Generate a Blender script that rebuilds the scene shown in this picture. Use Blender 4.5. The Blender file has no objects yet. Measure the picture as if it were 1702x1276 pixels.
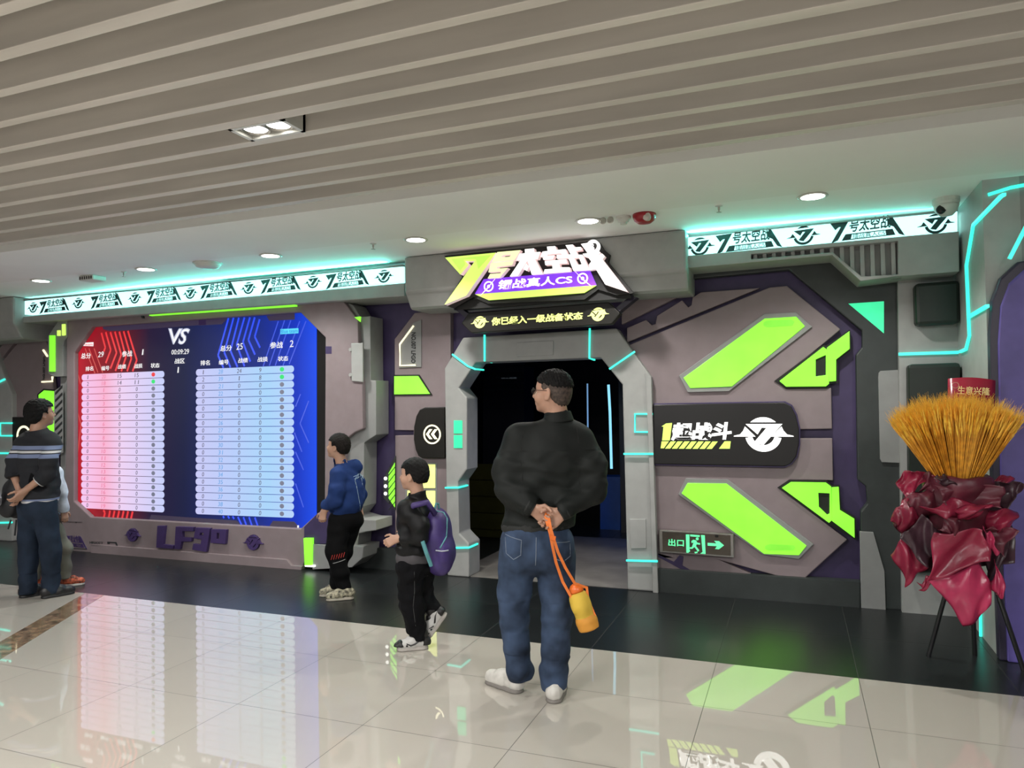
import bpy, bmesh, math, random
import numpy as np
from mathutils import Matrix, Vector
from mathutils.geometry import tessellate_polygon

S = bpy.context.scene
COL = S.collection
random.seed(7)

# ---------------------------------------------------------------- camera, world, exposure
cam = bpy.data.cameras.new('camera'); camo = bpy.data.objects.new('camera', cam); COL.objects.link(camo)
cam.sensor_width = 36.0; cam.lens = 36.0 * 1206.4 / 1702; cam.clip_start = .05
camo.matrix_world = Matrix.Translation((0, 0, 1.61)) @ Matrix([[0.932073, 0.024914, 0.361413], [0.361957, -0.02249, -0.931924], [-0.01509, 0.999437, -0.02998]]).to_4x4()
S.camera = camo
S.view_settings.view_transform = 'Standard'; S.view_settings.look = 'None'
S.view_settings.exposure = 0.0; S.view_settings.gamma = 1.0; S.view_settings.use_curve_mapping = False
W = bpy.data.worlds.new('world'); S.world = W; W.use_nodes = True
W.node_tree.nodes['Background'].inputs[0].default_value = (.93, .95, 1, 1)
W.node_tree.nodes['Background'].inputs[1].default_value = .1

# lamp powers (each lamp is built with its fitting further down)
DLE, SPE, MLE, TWE = 94, 40, 138, 18                              # soffit downlights, twin spotlight, added fill panels, teal LED lines
FILL_XY = [(-6, 0.2), (-2, 0.2), (2, 0.2), (-6, -3), (-2, -3), (2, -3)]

# ---------------------------------------------------------------- materials
MATS = {}
def mat(name, col, rough=.6, metal=0, emit=0, ecol=None, var=.06, vscale=9, bump=0, bscale=60, coat=0, spec=.5, sss=0, stretch=None):
    if name in MATS: return MATS[name]
    m = bpy.data.materials.new(name); m.use_nodes = True; nt = m.node_tree; N = nt.nodes; L = nt.links
    b = N['Principled BSDF']; b.inputs['Roughness'].default_value = rough; b.inputs['Metallic'].default_value = metal
    b.inputs['Coat Weight'].default_value = coat; b.inputs['Specular IOR Level'].default_value = spec
    tc = N.new('ShaderNodeTexCoord'); src = tc.outputs['Object']
    if stretch:
        mp = N.new('ShaderNodeMapping'); mp.inputs['Scale'].default_value = stretch; L.new(src, mp.inputs[0]); src = mp.outputs[0]
    no = N.new('ShaderNodeTexNoise'); no.inputs['Scale'].default_value = vscale; no.inputs['Detail'].default_value = 3
    L.new(src, no.inputs['Vector'])
    cr = N.new('ShaderNodeValToRGB')
    c0 = [max(0, c * (1 - var * 2)) for c in col]; c1 = [min(1, c * (1 + var * 2)) for c in col]
    cr.color_ramp.elements[0].color = (*c0, 1); cr.color_ramp.elements[1].color = (*c1, 1)
    cr.color_ramp.elements[0].position = .3; cr.color_ramp.elements[1].position = .7
    L.new(no.outputs['Fac'], cr.inputs[0]); L.new(cr.outputs[0], b.inputs['Base Color'])
    if bump:
        n2 = N.new('ShaderNodeTexNoise'); n2.inputs['Scale'].default_value = bscale; n2.inputs['Detail'].default_value = 4
        L.new(src, n2.inputs['Vector']); bp = N.new('ShaderNodeBump'); bp.inputs['Strength'].default_value = bump; bp.inputs['Distance'].default_value = .01
        L.new(n2.outputs['Fac'], bp.inputs['Height']); L.new(bp.outputs[0], b.inputs['Normal'])
    if emit:
        e = ecol or col; b.inputs['Emission Strength'].default_value = emit
        cr2 = N.new('ShaderNodeValToRGB')
        cr2.color_ramp.elements[0].color = (*[c * .93 for c in e], 1); cr2.color_ramp.elements[1].color = (*e, 1)
        cr2.color_ramp.elements[0].position = .35; cr2.color_ramp.elements[1].position = .65
        L.new(no.outputs['Fac'], cr2.inputs[0]); L.new(cr2.outputs[0], b.inputs['Emission Color'])
    if sss:
        b.inputs['Subsurface Weight'].default_value = sss; b.inputs['Subsurface Radius'].default_value = (.012, .005, .003)
    MATS[name] = m; return m

def axis_ramp(name, axis, lo, hi, stops, rough=.8, emit=0, const=False, black=True, bump=0, bscale=200):
    """colour from the object's own coordinate along one axis (bands knitted or printed into a thing, or a screen's picture)"""
    m = bpy.data.materials.new(name); m.use_nodes = True; nt = m.node_tree; N = nt.nodes; L = nt.links
    b = N['Principled BSDF']; b.inputs['Roughness'].default_value = rough
    tc = N.new('ShaderNodeTexCoord'); sp = N.new('ShaderNodeSeparateXYZ'); L.new(tc.outputs['Object'], sp.inputs[0])
    mr = N.new('ShaderNodeMapRange'); mr.inputs[1].default_value = lo; mr.inputs[2].default_value = hi
    L.new(sp.outputs[axis], mr.inputs[0])
    cr = N.new('ShaderNodeValToRGB'); r = cr.color_ramp
    if const: r.interpolation = 'CONSTANT'
    r.elements[0].position = stops[0][0]; r.elements[-1].position = stops[-1][0]
    for p, c in stops[1:-1]: r.elements.new(p)
    for e, (p, c) in zip(r.elements, stops): e.color = (*c, 1)
    L.new(mr.outputs[0], cr.inputs[0])
    if emit:
        b.inputs['Base Color'].default_value = (.01, .01, .01, 1); b.inputs['Roughness'].default_value = .35
        L.new(cr.outputs[0], b.inputs['Emission Color']); b.inputs['Emission Strength'].default_value = emit
    else: L.new(cr.outputs[0], b.inputs['Base Color'])
    if bump:
        n2 = N.new('ShaderNodeTexNoise'); n2.inputs['Scale'].default_value = bscale
        bp = N.new('ShaderNodeBump'); bp.inputs['Strength'].default_value = bump; bp.inputs['Distance'].default_value = .01
        L.new(tc.outputs['Object'], n2.inputs['Vector']); L.new(n2.outputs['Fac'], bp.inputs['Height']); L.new(bp.outputs[0], b.inputs['Normal'])
    MATS[name] = m; return m

def tile_mat(name, col, rough, x0, y0, s, grout, var=.03, veins=0, coat=0, spec=.5):
    m = bpy.data.materials.new(name); m.use_nodes = True; nt = m.node_tree; N = nt.nodes; L = nt.links
    b = N['Principled BSDF']; b.inputs['Roughness'].default_value = rough; b.inputs['Coat Weight'].default_value = coat; b.inputs['Coat Roughness'].default_value = .02
    b.inputs['Specular IOR Level'].default_value = spec
    g = N.new('ShaderNodeNewGeometry'); sp = N.new('ShaderNodeSeparateXYZ'); L.new(g.outputs['Position'], sp.inputs[0])
    def math_(op, a, bb):
        n = N.new('ShaderNodeMath'); n.operation = op
        for i, v in enumerate((a, bb)):
            if v is None: continue
            if isinstance(v, (int, float)): n.inputs[i].default_value = v
            else: L.new(v, n.inputs[i])
        return n.outputs[0]
    cells = []; joints = []
    for out, o in ((sp.outputs[0], x0), (sp.outputs[1], y0)):
        t = math_('DIVIDE', math_('SUBTRACT', out, o), s)
        cells.append(math_('FLOOR', t, None)); f = math_('FRACT', t, None)
        joints.append(math_('MAXIMUM', math_('LESS_THAN', f, .0022), math_('GREATER_THAN', f, 1 - .0022)))
    j = math_('MAXIMUM', *joints)
    cx = N.new('ShaderNodeCombineXYZ'); L.new(cells[0], cx.inputs[0]); L.new(cells[1], cx.inputs[1])
    wn = N.new('ShaderNodeTexWhiteNoise'); L.new(cx.outputs[0], wn.inputs[0])
    no = N.new('ShaderNodeTexNoise'); no.inputs['Scale'].default_value = 1.6; no.inputs['Detail'].default_value = 6; no.inputs['Distortion'].default_value = 1.5
    L.new(g.outputs['Position'], no.inputs['Vector'])
    mixf = math_('ADD', math_('MULTIPLY', wn.outputs[0], .5), math_('MULTIPLY', no.outputs['Fac'], .5 + veins))
    cr = N.new('ShaderNodeValToRGB'); cr.color_ramp.elements[0].color = (*[c * (1 - var) for c in col], 1); cr.color_ramp.elements[1].color = (*[min(1, c * (1 + var)) for c in col], 1)
    L.new(mixf, cr.inputs[0])
    mx = N.new('ShaderNodeMix'); mx.data_type = 'RGBA'; L.new(j, mx.inputs[0]); L.new(cr.outputs[0], mx.inputs[6]); mx.inputs[7].default_value = (*grout, 1)
    L.new(mx.outputs[2], b.inputs['Base Color'])
    r2 = math_('ADD', math_('MULTIPLY', j, .4), rough); L.new(r2, b.inputs['Roughness'])
    bn = N.new('ShaderNodeTexNoise'); bn.inputs['Scale'].default_value = 2.5; L.new(g.outputs['Position'], bn.inputs['Vector'])
    bp = N.new('ShaderNodeBump'); bp.inputs['Strength'].default_value = .012; bp.inputs['Distance'].default_value = .02
    L.new(bn.outputs['Fac'], bp.inputs['Height']); L.new(bp.outputs[0], b.inputs['Normal'])
    MATS[name] = m; return m

PINK = mat('mauve_grey_paint', (.25, .2, .21), .55, var=.025)
GREY = mat('pale_grey_paint', (.36, .365, .355), .5, var=.03)
GREY2 = mat('mid_grey_paint', (.27, .275, .27), .5, var=.03)
PURPLE = mat('deep_purple_paint', (.052, .036, .105), .5)
PURPLE2 = mat('violet_paint', (.12, .095, .34), .45)
DARK = mat('dark_green_grey_paint', (.035, .042, .041), .5)
BLACK = mat('black_acrylic', (.01, .009, .009), .35, var=.02)
BLACKM = mat('matte_black', (.008, .008, .008), .7, var=.02)
WHITE2 = mat('soffit_off_white', (.84, .84, .81), .8, var=.01, vscale=2)
WHITE = mat('white_ceiling_paint', (.88, .89, .87), .8, var=.01, vscale=2)
SLAT = mat('beige_slat_paint', (.6, .56, .51), .5, var=.05, vscale=3, stretch=(.3, 3, 3))
LIME = mat('lime_lit_acrylic', (.2, .6, .05), .3, emit=1.0, ecol=(.24, .93, .035), vscale=5)
LIMEY = mat('yellow_lime_lit_acrylic', (.4, .5, .1), .3, emit=1.0, ecol=(.66, .98, .16), vscale=4)
YELLOW = mat('pale_yellow_lit_acrylic', (.6, .6, .2), .3, emit=1.05, ecol=(.84, .95, .27))
CREAM = mat('warm_lit_strip', (.8, .75, .5), .3, emit=1.2, ecol=(1, .93, .62))
TEAL = mat('teal_led_strip', (.05, .5, .4), .3, emit=1.25, ecol=(.05, .9, .68))
TEALG = mat('teal_green_lit_acrylic', (.05, .5, .3), .3, emit=.9, ecol=(.02, .84, .33))
LITW = mat('white_lit_acrylic', (.8, .8, .8), .3, emit=1.4, ecol=(1, 1, .96))
LITP = mat('pink_lit_letter_side', (.7, .55, .55), .4, emit=.5, ecol=(.95, .72, .7))
LITV = mat('violet_lit_acrylic', (.2, .05, .6), .3, emit=.85, ecol=(.2, .035, .82))
CHROME = mat('brushed_steel', (.5, .48, .45), .35, metal=1)
PLASTIC = mat('white_plastic', (.62, .62, .58), .4, var=.02)
INK = mat('black_ink', (.02, .022, .024), .6, var=.02)
TEALINK = mat('dark_teal_film', (.02, .06, .065), .5, var=.02)
PURINK = mat('purple_plastic_letter', (.06, .035, .13), .45)

# ---------------------------------------------------------------- geometry helpers
ROOT = {}                                                      # object name -> its thing's base in the world
def link(name, V, F, m, parent=None, smooth=False, uvless=True):
    off = Vector(ROOT.get(parent.name, (0, 0, 0))) if parent else Vector((0, 0, 0))
    me = bpy.data.meshes.new(name)
    V = np.asarray(V, float).reshape(-1, 3) - np.array(off)
    me.from_pydata(V.tolist(), [], [tuple(f) for f in F])
    ms = m if isinstance(m, (list, tuple)) else [m]
    for x in ms: me.materials.append(x)
    if smooth: me.polygons.foreach_set('use_smooth', [True] * len(me.polygons))
    me.update()
    o = bpy.data.objects.new(name, me); COL.objects.link(o)
    if parent: o.parent = parent; ROOT[o.name] = off
    else: ROOT[o.name] = Vector((0, 0, 0))
    return o
def fixn(o):
    bm = bmesh.new(); bm.from_mesh(o.data); bmesh.ops.recalc_face_normals(bm, faces=bm.faces[:]); bm.to_mesh(o.data); bm.free(); return o
def tag(o, label, cat, group=None, kind=None):
    o['label'] = label
    if cat: o['category'] = cat
    if group: o['group'] = group
    if kind: o['kind'] = kind
    return o
def thing(name, label, cat, loc, group=None, rotz=0):
    o = bpy.data.objects.new(name, None); COL.objects.link(o); o.location = loc; o.rotation_euler = (0, 0, rotz); o.empty_display_size = .1
    ROOT[o.name] = Vector(loc) if not rotz else Vector((0, 0, 0))
    return tag(o, label, cat, group)
def struct(o): o['kind'] = 'structure'; return o

class G:
    """collects shapes into one mesh"""
    def __init__(s): s.V = []; s.F = []; s.M = []
    def add(s, V, F, mi=0):
        n = len(s.V); s.V += [tuple(v) for v in V]; s.F += [tuple(i + n for i in f) for f in F]; s.M += [mi] * len(F); return s
    def ext(s, P, depth, holes=(), axis='y', mi=0, ms=None):
        """outline in a plane (y: facade, x: side wall, z: floor) pushed back by depth"""
        y0, pts = P; loops = [list(pts)] + [list(h) for h in holes]
        def v3(p, d):
            return (p[0], y0 + d, p[1]) if axis == 'y' else ((y0 + d, p[0], p[1]) if axis == 'x' else (p[0], p[1], y0 + d))
        flat = [p for l in loops for p in l]; n = len(flat)
        tri = tessellate_polygon([[Vector((p[0], p[1], 0)) for p in l] for l in loops])
        V = [v3(p, 0) for p in flat] + [v3(p, depth) for p in flat]
        A = sum((flat[b][0] - flat[a][0]) * (flat[c][1] - flat[a][1]) - (flat[b][1] - flat[a][1]) * (flat[c][0] - flat[a][0]) for a, b, c in tri)
        sgn = (1 if A > 0 else -1) * (1 if axis == 'y' else (1 if axis == 'z' else -1)) * (1 if depth > 0 else -1) * (-1 if axis == 'z' else 1)
        fr = [t if sgn > 0 else t[::-1] for t in tri]; bk = [tuple(i + n for i in t[::-1]) for t in fr]
        sd = []; k = 0
        for li, l in enumerate(loops):
            a2 = sum(l[i][0] * l[(i + 1) % len(l)][1] - l[(i + 1) % len(l)][0] * l[i][1] for i in range(len(l)))
            for i in range(len(l)):
                a, b = k + i, k + (i + 1) % len(l); q = (a, a + n, b + n, b)
                good = (a2 > 0) == (sgn > 0) if A > 0 else (a2 < 0) == (sgn > 0)
                if li: good = not good
                sd.append(q if good else q[::-1])
            k += len(l)
        s.add(V, fr + bk, mi); s.add([], [], mi); base = len(s.V) - 2 * n
        s.F += [tuple(i + base for i in q) for q in sd]; s.M += [mi if ms is None else ms] * len(sd)
        return s
    def box(s, x0, x1, y0, y1, z0, z1, mi=0):
        V = [(x, y, z) for z in (z0, z1) for y in (y0, y1) for x in (x0, x1)]
        return s.add(V, [(0, 2, 3, 1), (4, 5, 7, 6), (0, 1, 5, 4), (2, 6, 7, 3), (0, 4, 6, 2), (1, 3, 7, 5)], mi)
    def tube(s, pts, r, n=8, mi=0, up=(0, 0, 1), sq=None, cap=True):
        pts = [Vector(p) for p in pts]; R = r if isinstance(r, (list, tuple)) else [r] * len(pts); rings = []
        for i, p in enumerate(pts):
            a = pts[max(i - 1, 0)]; b = pts[min(i + 1, len(pts) - 1)]; d = (b - a)
            if d.length < 1e-9: d = Vector((0, 0, 1))
            d.normalize(); u = Vector(up)
            if abs(d.dot(u)) > .95: u = Vector((1, 0, 0)) if abs(d.x) < .9 else Vector((0, 1, 0))
            x = d.cross(u).normalized(); y = x.cross(d)
            rings.append([tuple(p + (x * math.cos(t) + y * math.sin(t)) * R[i] * (sq or 1)) for t in [2 * math.pi * (k + (.5 if n == 4 else 0)) / n for k in range(n)]])
        V = [v for rr in rings for v in rr]; F = []
        for i in range(len(rings) - 1):
            for k in range(n): F.append((i * n + k, i * n + (k + 1) % n, (i + 1) * n + (k + 1) % n, (i + 1) * n + k))
        if cap: F += [tuple(range(n))[::-1], tuple(range((len(rings) - 1) * n, len(rings) * n))]
        return s.add(V, F, mi)
    def lathe(s, c, prof, n=24, axis='z', mi=0):
        """profile (radius, height) turned about an axis through c"""
        V = []; F = []
        for r, h in prof:
            for k in range(n):
                t = 2 * math.pi * k / n; a, b = r * math.cos(t), r * math.sin(t)
                V.append((c[0] + a, c[1] + b, c[2] + h) if axis == 'z' else ((c[0] + a, c[1] + h, c[2] + b) if axis == 'y' else (c[0] + h, c[1] + a, c[2] + b)))
        for i in range(len(prof) - 1):
            for k in range(n): F.append((i * n + k, i * n + (k + 1) % n, (i + 1) * n + (k + 1) % n, (i + 1) * n + k))
        F += [tuple(range(n))[::-1], tuple(range((len(prof) - 1) * n, len(prof) * n))]
        return s.add(V, F, mi)
    def text(s, body, Y, quad, depth, off=0, shear=0, mi=0, space=1):
        """lettering fitted into the quad (bottom left, bottom right, top right, top left) on the plane y=Y, standing out by depth"""
        V, F = glyphs(body, off, shear, space)
        q = [np.array(p) for p in quad]; u = V[:, :1]; v = V[:, 1:2]
        xz = q[0] * (1 - u) * (1 - v) + q[1] * u * (1 - v) + q[2] * u * v + q[3] * (1 - u) * v
        out = np.stack([xz[:, 0], Y - depth * V[:, 2], xz[:, 1]], 1)
        n = len(s.V); s.V += [tuple(x) for x in out.tolist()]; s.F += [tuple(i + n for i in f) for f in F]; s.M += [mi] * len(F); return s
    def obj(s, name, m, parent=None, smooth=False, bevel=0, fix=False):
        o = link(name, s.V, s.F, m, parent, smooth)
        if any(s.M): o.data.polygons.foreach_set('material_index', s.M)
        if fix: fixn(o)
        if bevel:
            bv = o.modifiers.new('bevel', 'BEVEL'); bv.width = bevel; bv.segments = 2; bv.limit_method = 'ANGLE'; bv.angle_limit = math.radians(40)
        return o
GL = {}
def glyphs(body, off, shear, space=1):
    key = (body, off, shear, space)
    if key not in GL:
        c = bpy.data.curves.new('lettering', 'FONT'); c.body = body; c.offset = off; c.shear = shear; c.extrude = .1; c.resolution_u = 3; c.space_character = space
        o = bpy.data.objects.new('lettering', c); COL.objects.link(o)
        me = bpy.data.meshes.new_from_object(o.evaluated_get(bpy.context.evaluated_depsgraph_get()))
        V = np.array([v.co[:] for v in me.vertices]); F = [tuple(p.vertices) for p in me.polygons]
        lo = V.min(0); hi = V.max(0); V = (V - lo) / np.maximum(hi - lo, 1e-9)
        COL.objects.unlink(o); bpy.data.objects.remove(o); bpy.data.meshes.remove(me); GL[key] = (V, F)
    return GL[key]

def E(name, P, depth, m, parent=None, holes=(), bevel=0, axis='y', ms=None):
    g = G().ext(P, depth, holes, axis, 0, None if ms is None else 1)
    return g.obj(name, m if ms is None else [m, ms], parent, bevel=bevel)
def up(P, dy): return (P[0] + dy, P[1])
def ring(c, r0, r1, n=28, a0=0, a1=2 * math.pi):
    """flat ring or arc outline about c (x, z)"""
    full = abs(a1 - a0 - 2 * math.pi) < 1e-6; k = n
    o = [(c[0] + r1 * math.cos(a0 + (a1 - a0) * i / k), c[1] + r1 * math.sin(a0 + (a1 - a0) * i / k)) for i in range(k + (0 if full else 1))]
    if r0 <= 0: return o, []
    i_ = [(c[0] + r0 * math.cos(a0 + (a1 - a0) * i / k), c[1] + r0 * math.sin(a0 + (a1 - a0) * i / k)) for i in range(k + (0 if full else 1))]
    return (o, [i_]) if full else (o + i_[::-1], [])
def emblem(g, Y, c, r, depth, sx=1, mi=0, tilt=0, loose=False):
    """round badge: cap, seven-shaped bolt, lower arc and two wings; loose leaves wider gaps between them"""
    def T(pts): return (Y, [(c[0] + x * r * sx, c[1] + z * r + x * r * tilt) for x, z in pts])
    a0, ri, gp = (52, .74, .14) if loose else (45, .62, 0)
    g.ext(T([(math.cos(a) * .99, math.sin(a) * .99) for a in [math.radians(a0 + (180 - 2 * a0) * i / 14) for i in range(15)]]), depth, mi=mi)
    g.ext(T([(-.96, .6), (1.05, .6), (-.01, -.62), (-.51, -.45), (.17, .36), (-.07, .39), (-.31, -.0)]), depth, mi=mi)
    a = [math.radians(192 + 156 * i / 24) for i in range(25)]
    g.ext(T([(math.cos(t), math.sin(t)) for t in a] + [(math.cos(t) * ri, math.sin(t) * ri) for t in a[::-1]]), depth * .9, mi=mi)
    for e in (-1, 1):
        w_ = [(1.64, -.13), (1.62, -.08), (1.28, 0), (1.1 + gp * .3, .22), (1.0 + gp * .5, .46 - gp), (.42 + gp * 2.4, -.13)]
        g.ext(T([(x * e, z) for x, z in w_]), depth * .95, mi=mi)
def wordmark(g, Y, quad, depth, mi=0):
    """small logo: big 7, four characters, framed line of characters, long slash"""
    q = [np.array(p) for p in quad]
    def T(pts): return [tuple(q[0] * (1 - u) * (1 - v) + q[1] * u * (1 - v) + q[2] * u * v + q[3] * (1 - u) * v) for u, v in pts]
    g.ext((Y, T([(0, .93), (.27, .95), (.1, .12), (0, 0), (.15, .72), (.12, .72), (.07, .6)])), depth, mi=mi)
    g.text('号太空战', Y, T([(.25, .42), (.84, .42), (.88, 1), (.3, 1)]), depth, .022, 0, mi)
    g.ext((Y, T([(.86, .95), (.89, .9), (1, 0), (.93, .1), (.88, .45), (.8, .6)])), depth, mi=mi)
    g.ext((Y, T([(.15, .08), (.88, .08), (.86, .36), (.21, .36)])), depth, [T([(.28, .12), (.76, .12), (.76, .32), (.3, .32)])], mi=mi)
    g.text('镭战真人CS', Y, T([(.3, .12), (.75, .12), (.75, .33), (.31, .33)]), depth, .0, 0, mi)
def strip(name, pts3, r, parent, m=None):
    return G().tube(pts3, r, 4, sq=1.25).obj(name, m or TEAL, parent)
def on(P): return [(x, P[0], z) for x, z in P[1]]

# ================================================================ the setting
ZC, ZS = 3.0, 3.0
YB = 6.40                                                       # purple back wall of the facade
struct(G().box(-14, 6, -6, 4.69, -.1, 0).obj('floor', tile_mat('polished_beige_tile', (.44, .41, .36), .018, .31, 4.0, .798, (.1, .09, .08), coat=.55)))
struct(G().box(-14, 6, 4.69, 12.5, -.1, 0).obj('floor_dark', tile_mat('satin_black_tile', (.012, .014, .015), .3, .31, 4.69, .8, (.03, .03, .03), var=.25)))
o = struct(E('trim_1', (.001, [(-5.694, 4.69), (-4.5, 2.57), (-2.2, -1.5), (-2.5, -1.6), (-4.95, 2.95), (-5.93, 4.69)]), -.02, mat('brown_marble', (.2, .135, .085), .06, var=.3, vscale=14, coat=.3), axis='z'))
# far ceiling, near soffit flush with it and slightly darker, dark void above the slats
struct(G().box(-14, 6, 5.21, 6.42, ZC, ZC + .15).obj('ceiling', WHITE))
struct(G().box(-14, 6, 4.22, 5.21, ZS, ZS + .3).obj('ceiling_soffit', WHITE2))
struct(G().box(-14, 6, -6, 4.22, 3.3, 3.4).obj('ceiling_void', mat('void_board', (.1, .09, .08), .9)))
# purple back wall with the door opening
P = (6.40,[(-3.1717,-0.5435),(-3.1351,2.0913),(-1.1344,2.015),(-1.1839,-0.3527)])
w = P[1]
struct(E('wall_back', (YB, [(-9.9, 0), (w[0][0], 0), w[1], w[2], (w[3][0], 0), (1.15, 0), (1.15, 3.1), (-9.9, 3.1)]), .1, PURPLE))
# right side: alcove wall, side wall, turned front of the side wall
struct(E('wall_alcove', (6.24,[(0.7246,-0.1021),(0.7777,3.2966),(1.2551,3.2358),(1.1585,-0.061)]), .16, GREY))
struct(G().box(1.15, 1.35, 5.36, 6.5, 0, 3.1).obj('wall_right', mat('side_wall_paint', (.38, .4, .385), .5, var=.03)))
struct(G().box(1.35, 6, 5.36, 5.6, 0, 3.1).obj('wall_front_right', GREY2))
# dark room behind the doorway
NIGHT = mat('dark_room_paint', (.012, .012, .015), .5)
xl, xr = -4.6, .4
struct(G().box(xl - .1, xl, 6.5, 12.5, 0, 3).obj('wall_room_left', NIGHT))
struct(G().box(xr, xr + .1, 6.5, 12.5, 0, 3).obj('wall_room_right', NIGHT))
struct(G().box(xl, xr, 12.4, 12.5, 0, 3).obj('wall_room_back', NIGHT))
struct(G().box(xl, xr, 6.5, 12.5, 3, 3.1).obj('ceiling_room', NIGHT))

struct(G().box(-3.1, -1.0, 6.3, 8.6, .0005, .003).obj('floor_entrance', mat('lightened_entrance_mat', (.2, .185, .17), .45, var=.12, vscale=3)))  # mat colour lightened to stand in for lamp light missing in the room
# slats
SY = [(1.133, 1.195), (1.385, 1.442), (1.644, 1.694), (1.854, 1.916), (2.086, 2.137), (2.316, 2.369), (2.554, 2.605), (2.747, 2.817), (2.992, 3.05), (3.235, 3.294), (3.482, 3.543), (3.716, 3.774), (3.978, 4.04)]
ordn = ['first', 'second', 'third', 'fourth', 'fifth', 'sixth', 'seventh', 'eighth', 'ninth', 'tenth', 'eleventh', 'twelfth', 'thirteenth']
for i, (a, b) in enumerate(SY):
    k = len(SY) - 1 - i
    g = G().box(-13, 5.5, a, b, ZS, ZS + .3)
    tag(g.obj('ceiling_slat', SLAT, bevel=.003), 'long beige ceiling slat, %s one counted from the white soffit' % ordn[k], 'ceiling slat', 'beige slats hung across the ceiling')

# ---------------------------------------------------------------- recessed downlights
def spot(name, parent, loc, energy, size=2.4, col=(1, .97, .92), blend=.6, rad=.05, aim=(0, 0, -1)):
    l = bpy.data.lights.new(name, 'SPOT'); l.energy = energy; l.spot_size = size; l.spot_blend = blend; l.color = col; l.shadow_soft_size = rad
    o = bpy.data.objects.new(name, l); COL.objects.link(o); o.parent = parent
    o.location = Vector(loc) - Vector(ROOT[parent.name]); o.rotation_euler = Vector(aim).to_track_quat('-Z', 'Y').to_euler(); return o
LAMP = mat('lit_lamp_lens', (1, 1, .95), .4, emit=6, ecol=(1, .97, .9))
dl = [(-7.34, 'leftmost of the six'), (-5.87, 'second from the left'), (-4.37, 'third from the left, above the scoreboard'), (-2.886, 'just left of the shop sign'), (-1.416, 'beside the red fire alarm'), (.153, 'rightmost, before the right lightbox')]
for x, w_ in dl:
    y = 5.29
    t = thing('downlight', 'round recessed white ceiling downlight, ' + w_, 'downlight', (x, y, ZC), 'recessed downlights along the soffit')
    G().lathe((x, y, ZC), [(.075, .0), (.095, 0), (.1, -.006), (.095, -.01), (.078, -.008)], 28).obj('trim_ring', PLASTIC, t, True)
    G().lathe((x, y, ZC), [(.0, -.004), (.077, -.004), (.077, -.009), (.0, -.011)], 28).obj('lens', LAMP, t)
    spot('lamp', t, (x, y, ZC - .03), DLE, 2.3)
# twin gimbal spotlight between two slats
t = thing('twin_spotlight', 'square twin gimbal spotlight set between two ceiling slats, lit', 'spotlight', (-2.2, 2.905, ZS))
fq = [(-2.5556,2.8186),(-2.2314,2.8124),(-2.2634,2.965),(-2.6051,3.0095)]
x0, x1 = min(p[0] for p in fq), max(p[0] for p in fq); x0 += .02; x1 -= .02
g = G().box(x0, x1, 2.817, 2.837, ZS - .002, ZS + .1).box(x0, x1, 2.972, 2.992, ZS - .002, ZS + .1).box(x0, x0 + .02, 2.817, 2.992, ZS - .002, ZS + .1).box(x1 - .02, x1, 2.817, 2.992, ZS - .002, ZS + .1).box(x0, x1, 2.817, 2.992, ZS + .09, ZS + .11)
g.obj('housing', PLASTIC, t)
for x, nm in ((x0 + (x1 - x0) * .29, 'left'), (x0 + (x1 - x0) * .71, 'right')):
    G().lathe((x, 2.905, ZS), [(.074, .05), (.074, .012), (.066, .012), (.066, .05)], 24).obj('gimbal_ring', CHROME, t, True)
    G().lathe((x, 2.905, ZS), [(.0, .03), (.062, .03), (.06, .02), (.0, .012)], 24).obj('lens', LAMP, t, True)
    spot('lamp', t, (x, 2.905, ZS), SPE, 2.2, aim=(.1, .15, -1))
# unseen fill panels, added above and behind the camera to light the facade
for x, y in FILL_XY:
    t = thing('added_fill_panel', 'added unseen fill panel over the walkway', 'fill light', (x, y, ZS), 'added fill panels over the walkway')
    G().box(x - .6, x + .6, y - .3, y + .3, ZS - .02, ZS + .02).obj('frame', PLASTIC, t)
    G().box(x - .57, x + .57, y - .27, y + .27, ZS - .024, ZS - .019).obj('diffuser', LAMP, t)
    l = bpy.data.lights.new('lamp', 'AREA'); l.shape = 'RECTANGLE'; l.size = 1.1; l.size_y = .5; l.energy = MLE; l.color = (1, .985, .96)
    lo = bpy.data.objects.new('lamp', l); COL.objects.link(lo); lo.parent = t; lo.location = (0, 0, -.04)

# small ceiling devices
def sprinkler(x, y, w_):
    t = thing('sprinkler', 'small pendent fire sprinkler on the soffit, ' + w_, 'sprinkler', (x, y, ZC), 'fire sprinklers')
    G().lathe((x, y, ZC), [(.026, 0), (.026, -.004), (.012, -.008)], 16).obj('flange', PLASTIC, t)
    G().lathe((x, y, ZC), [(.008, -.005), (.008, -.03), (.004, -.032), (.004, -.045), (.018, -.046), (.018, -.049)], 12).obj('nozzle', CHROME, t)
sprinkler(-.46, 5.28, 'right of the red alarm'); sprinkler(-3.29, 5.28, 'left of the shop sign'); sprinkler(-6.185, 5.31, 'between the two leftmost downlights')
t = thing('speaker_grille', 'small square vented ceiling device near the leftmost downlight', 'ceiling vent', (-6.667, 5.340, ZC))
G().box(-6.767, -6.567, 5.270, 5.430, ZC - .05, ZC).obj('case', PLASTIC, t, bevel=.012)
g = G()
for k in range(6): g.box(-6.747 + k * .031, -6.732 + k * .031, 5.266, 5.2701, ZC - .042, ZC - .012)
g.obj('grille', BLACK, t)
t = thing('smoke_detector', 'round white ceiling detector between the left downlights', 'smoke detector', (-5.127, 5.320, ZC))
G().lathe((-5.127, 5.320, ZC), [(.12, 0), (.12, -.015), (.1, -.04), (.07, -.05), (0, -.052)], 28).obj('dome', PLASTIC, t, True)
G().lathe((-5.127, 5.320, ZC), [(.132, 0), (.132, -.01), (.121, -.012)], 28).obj('base_ring', PLASTIC, t)
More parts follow.
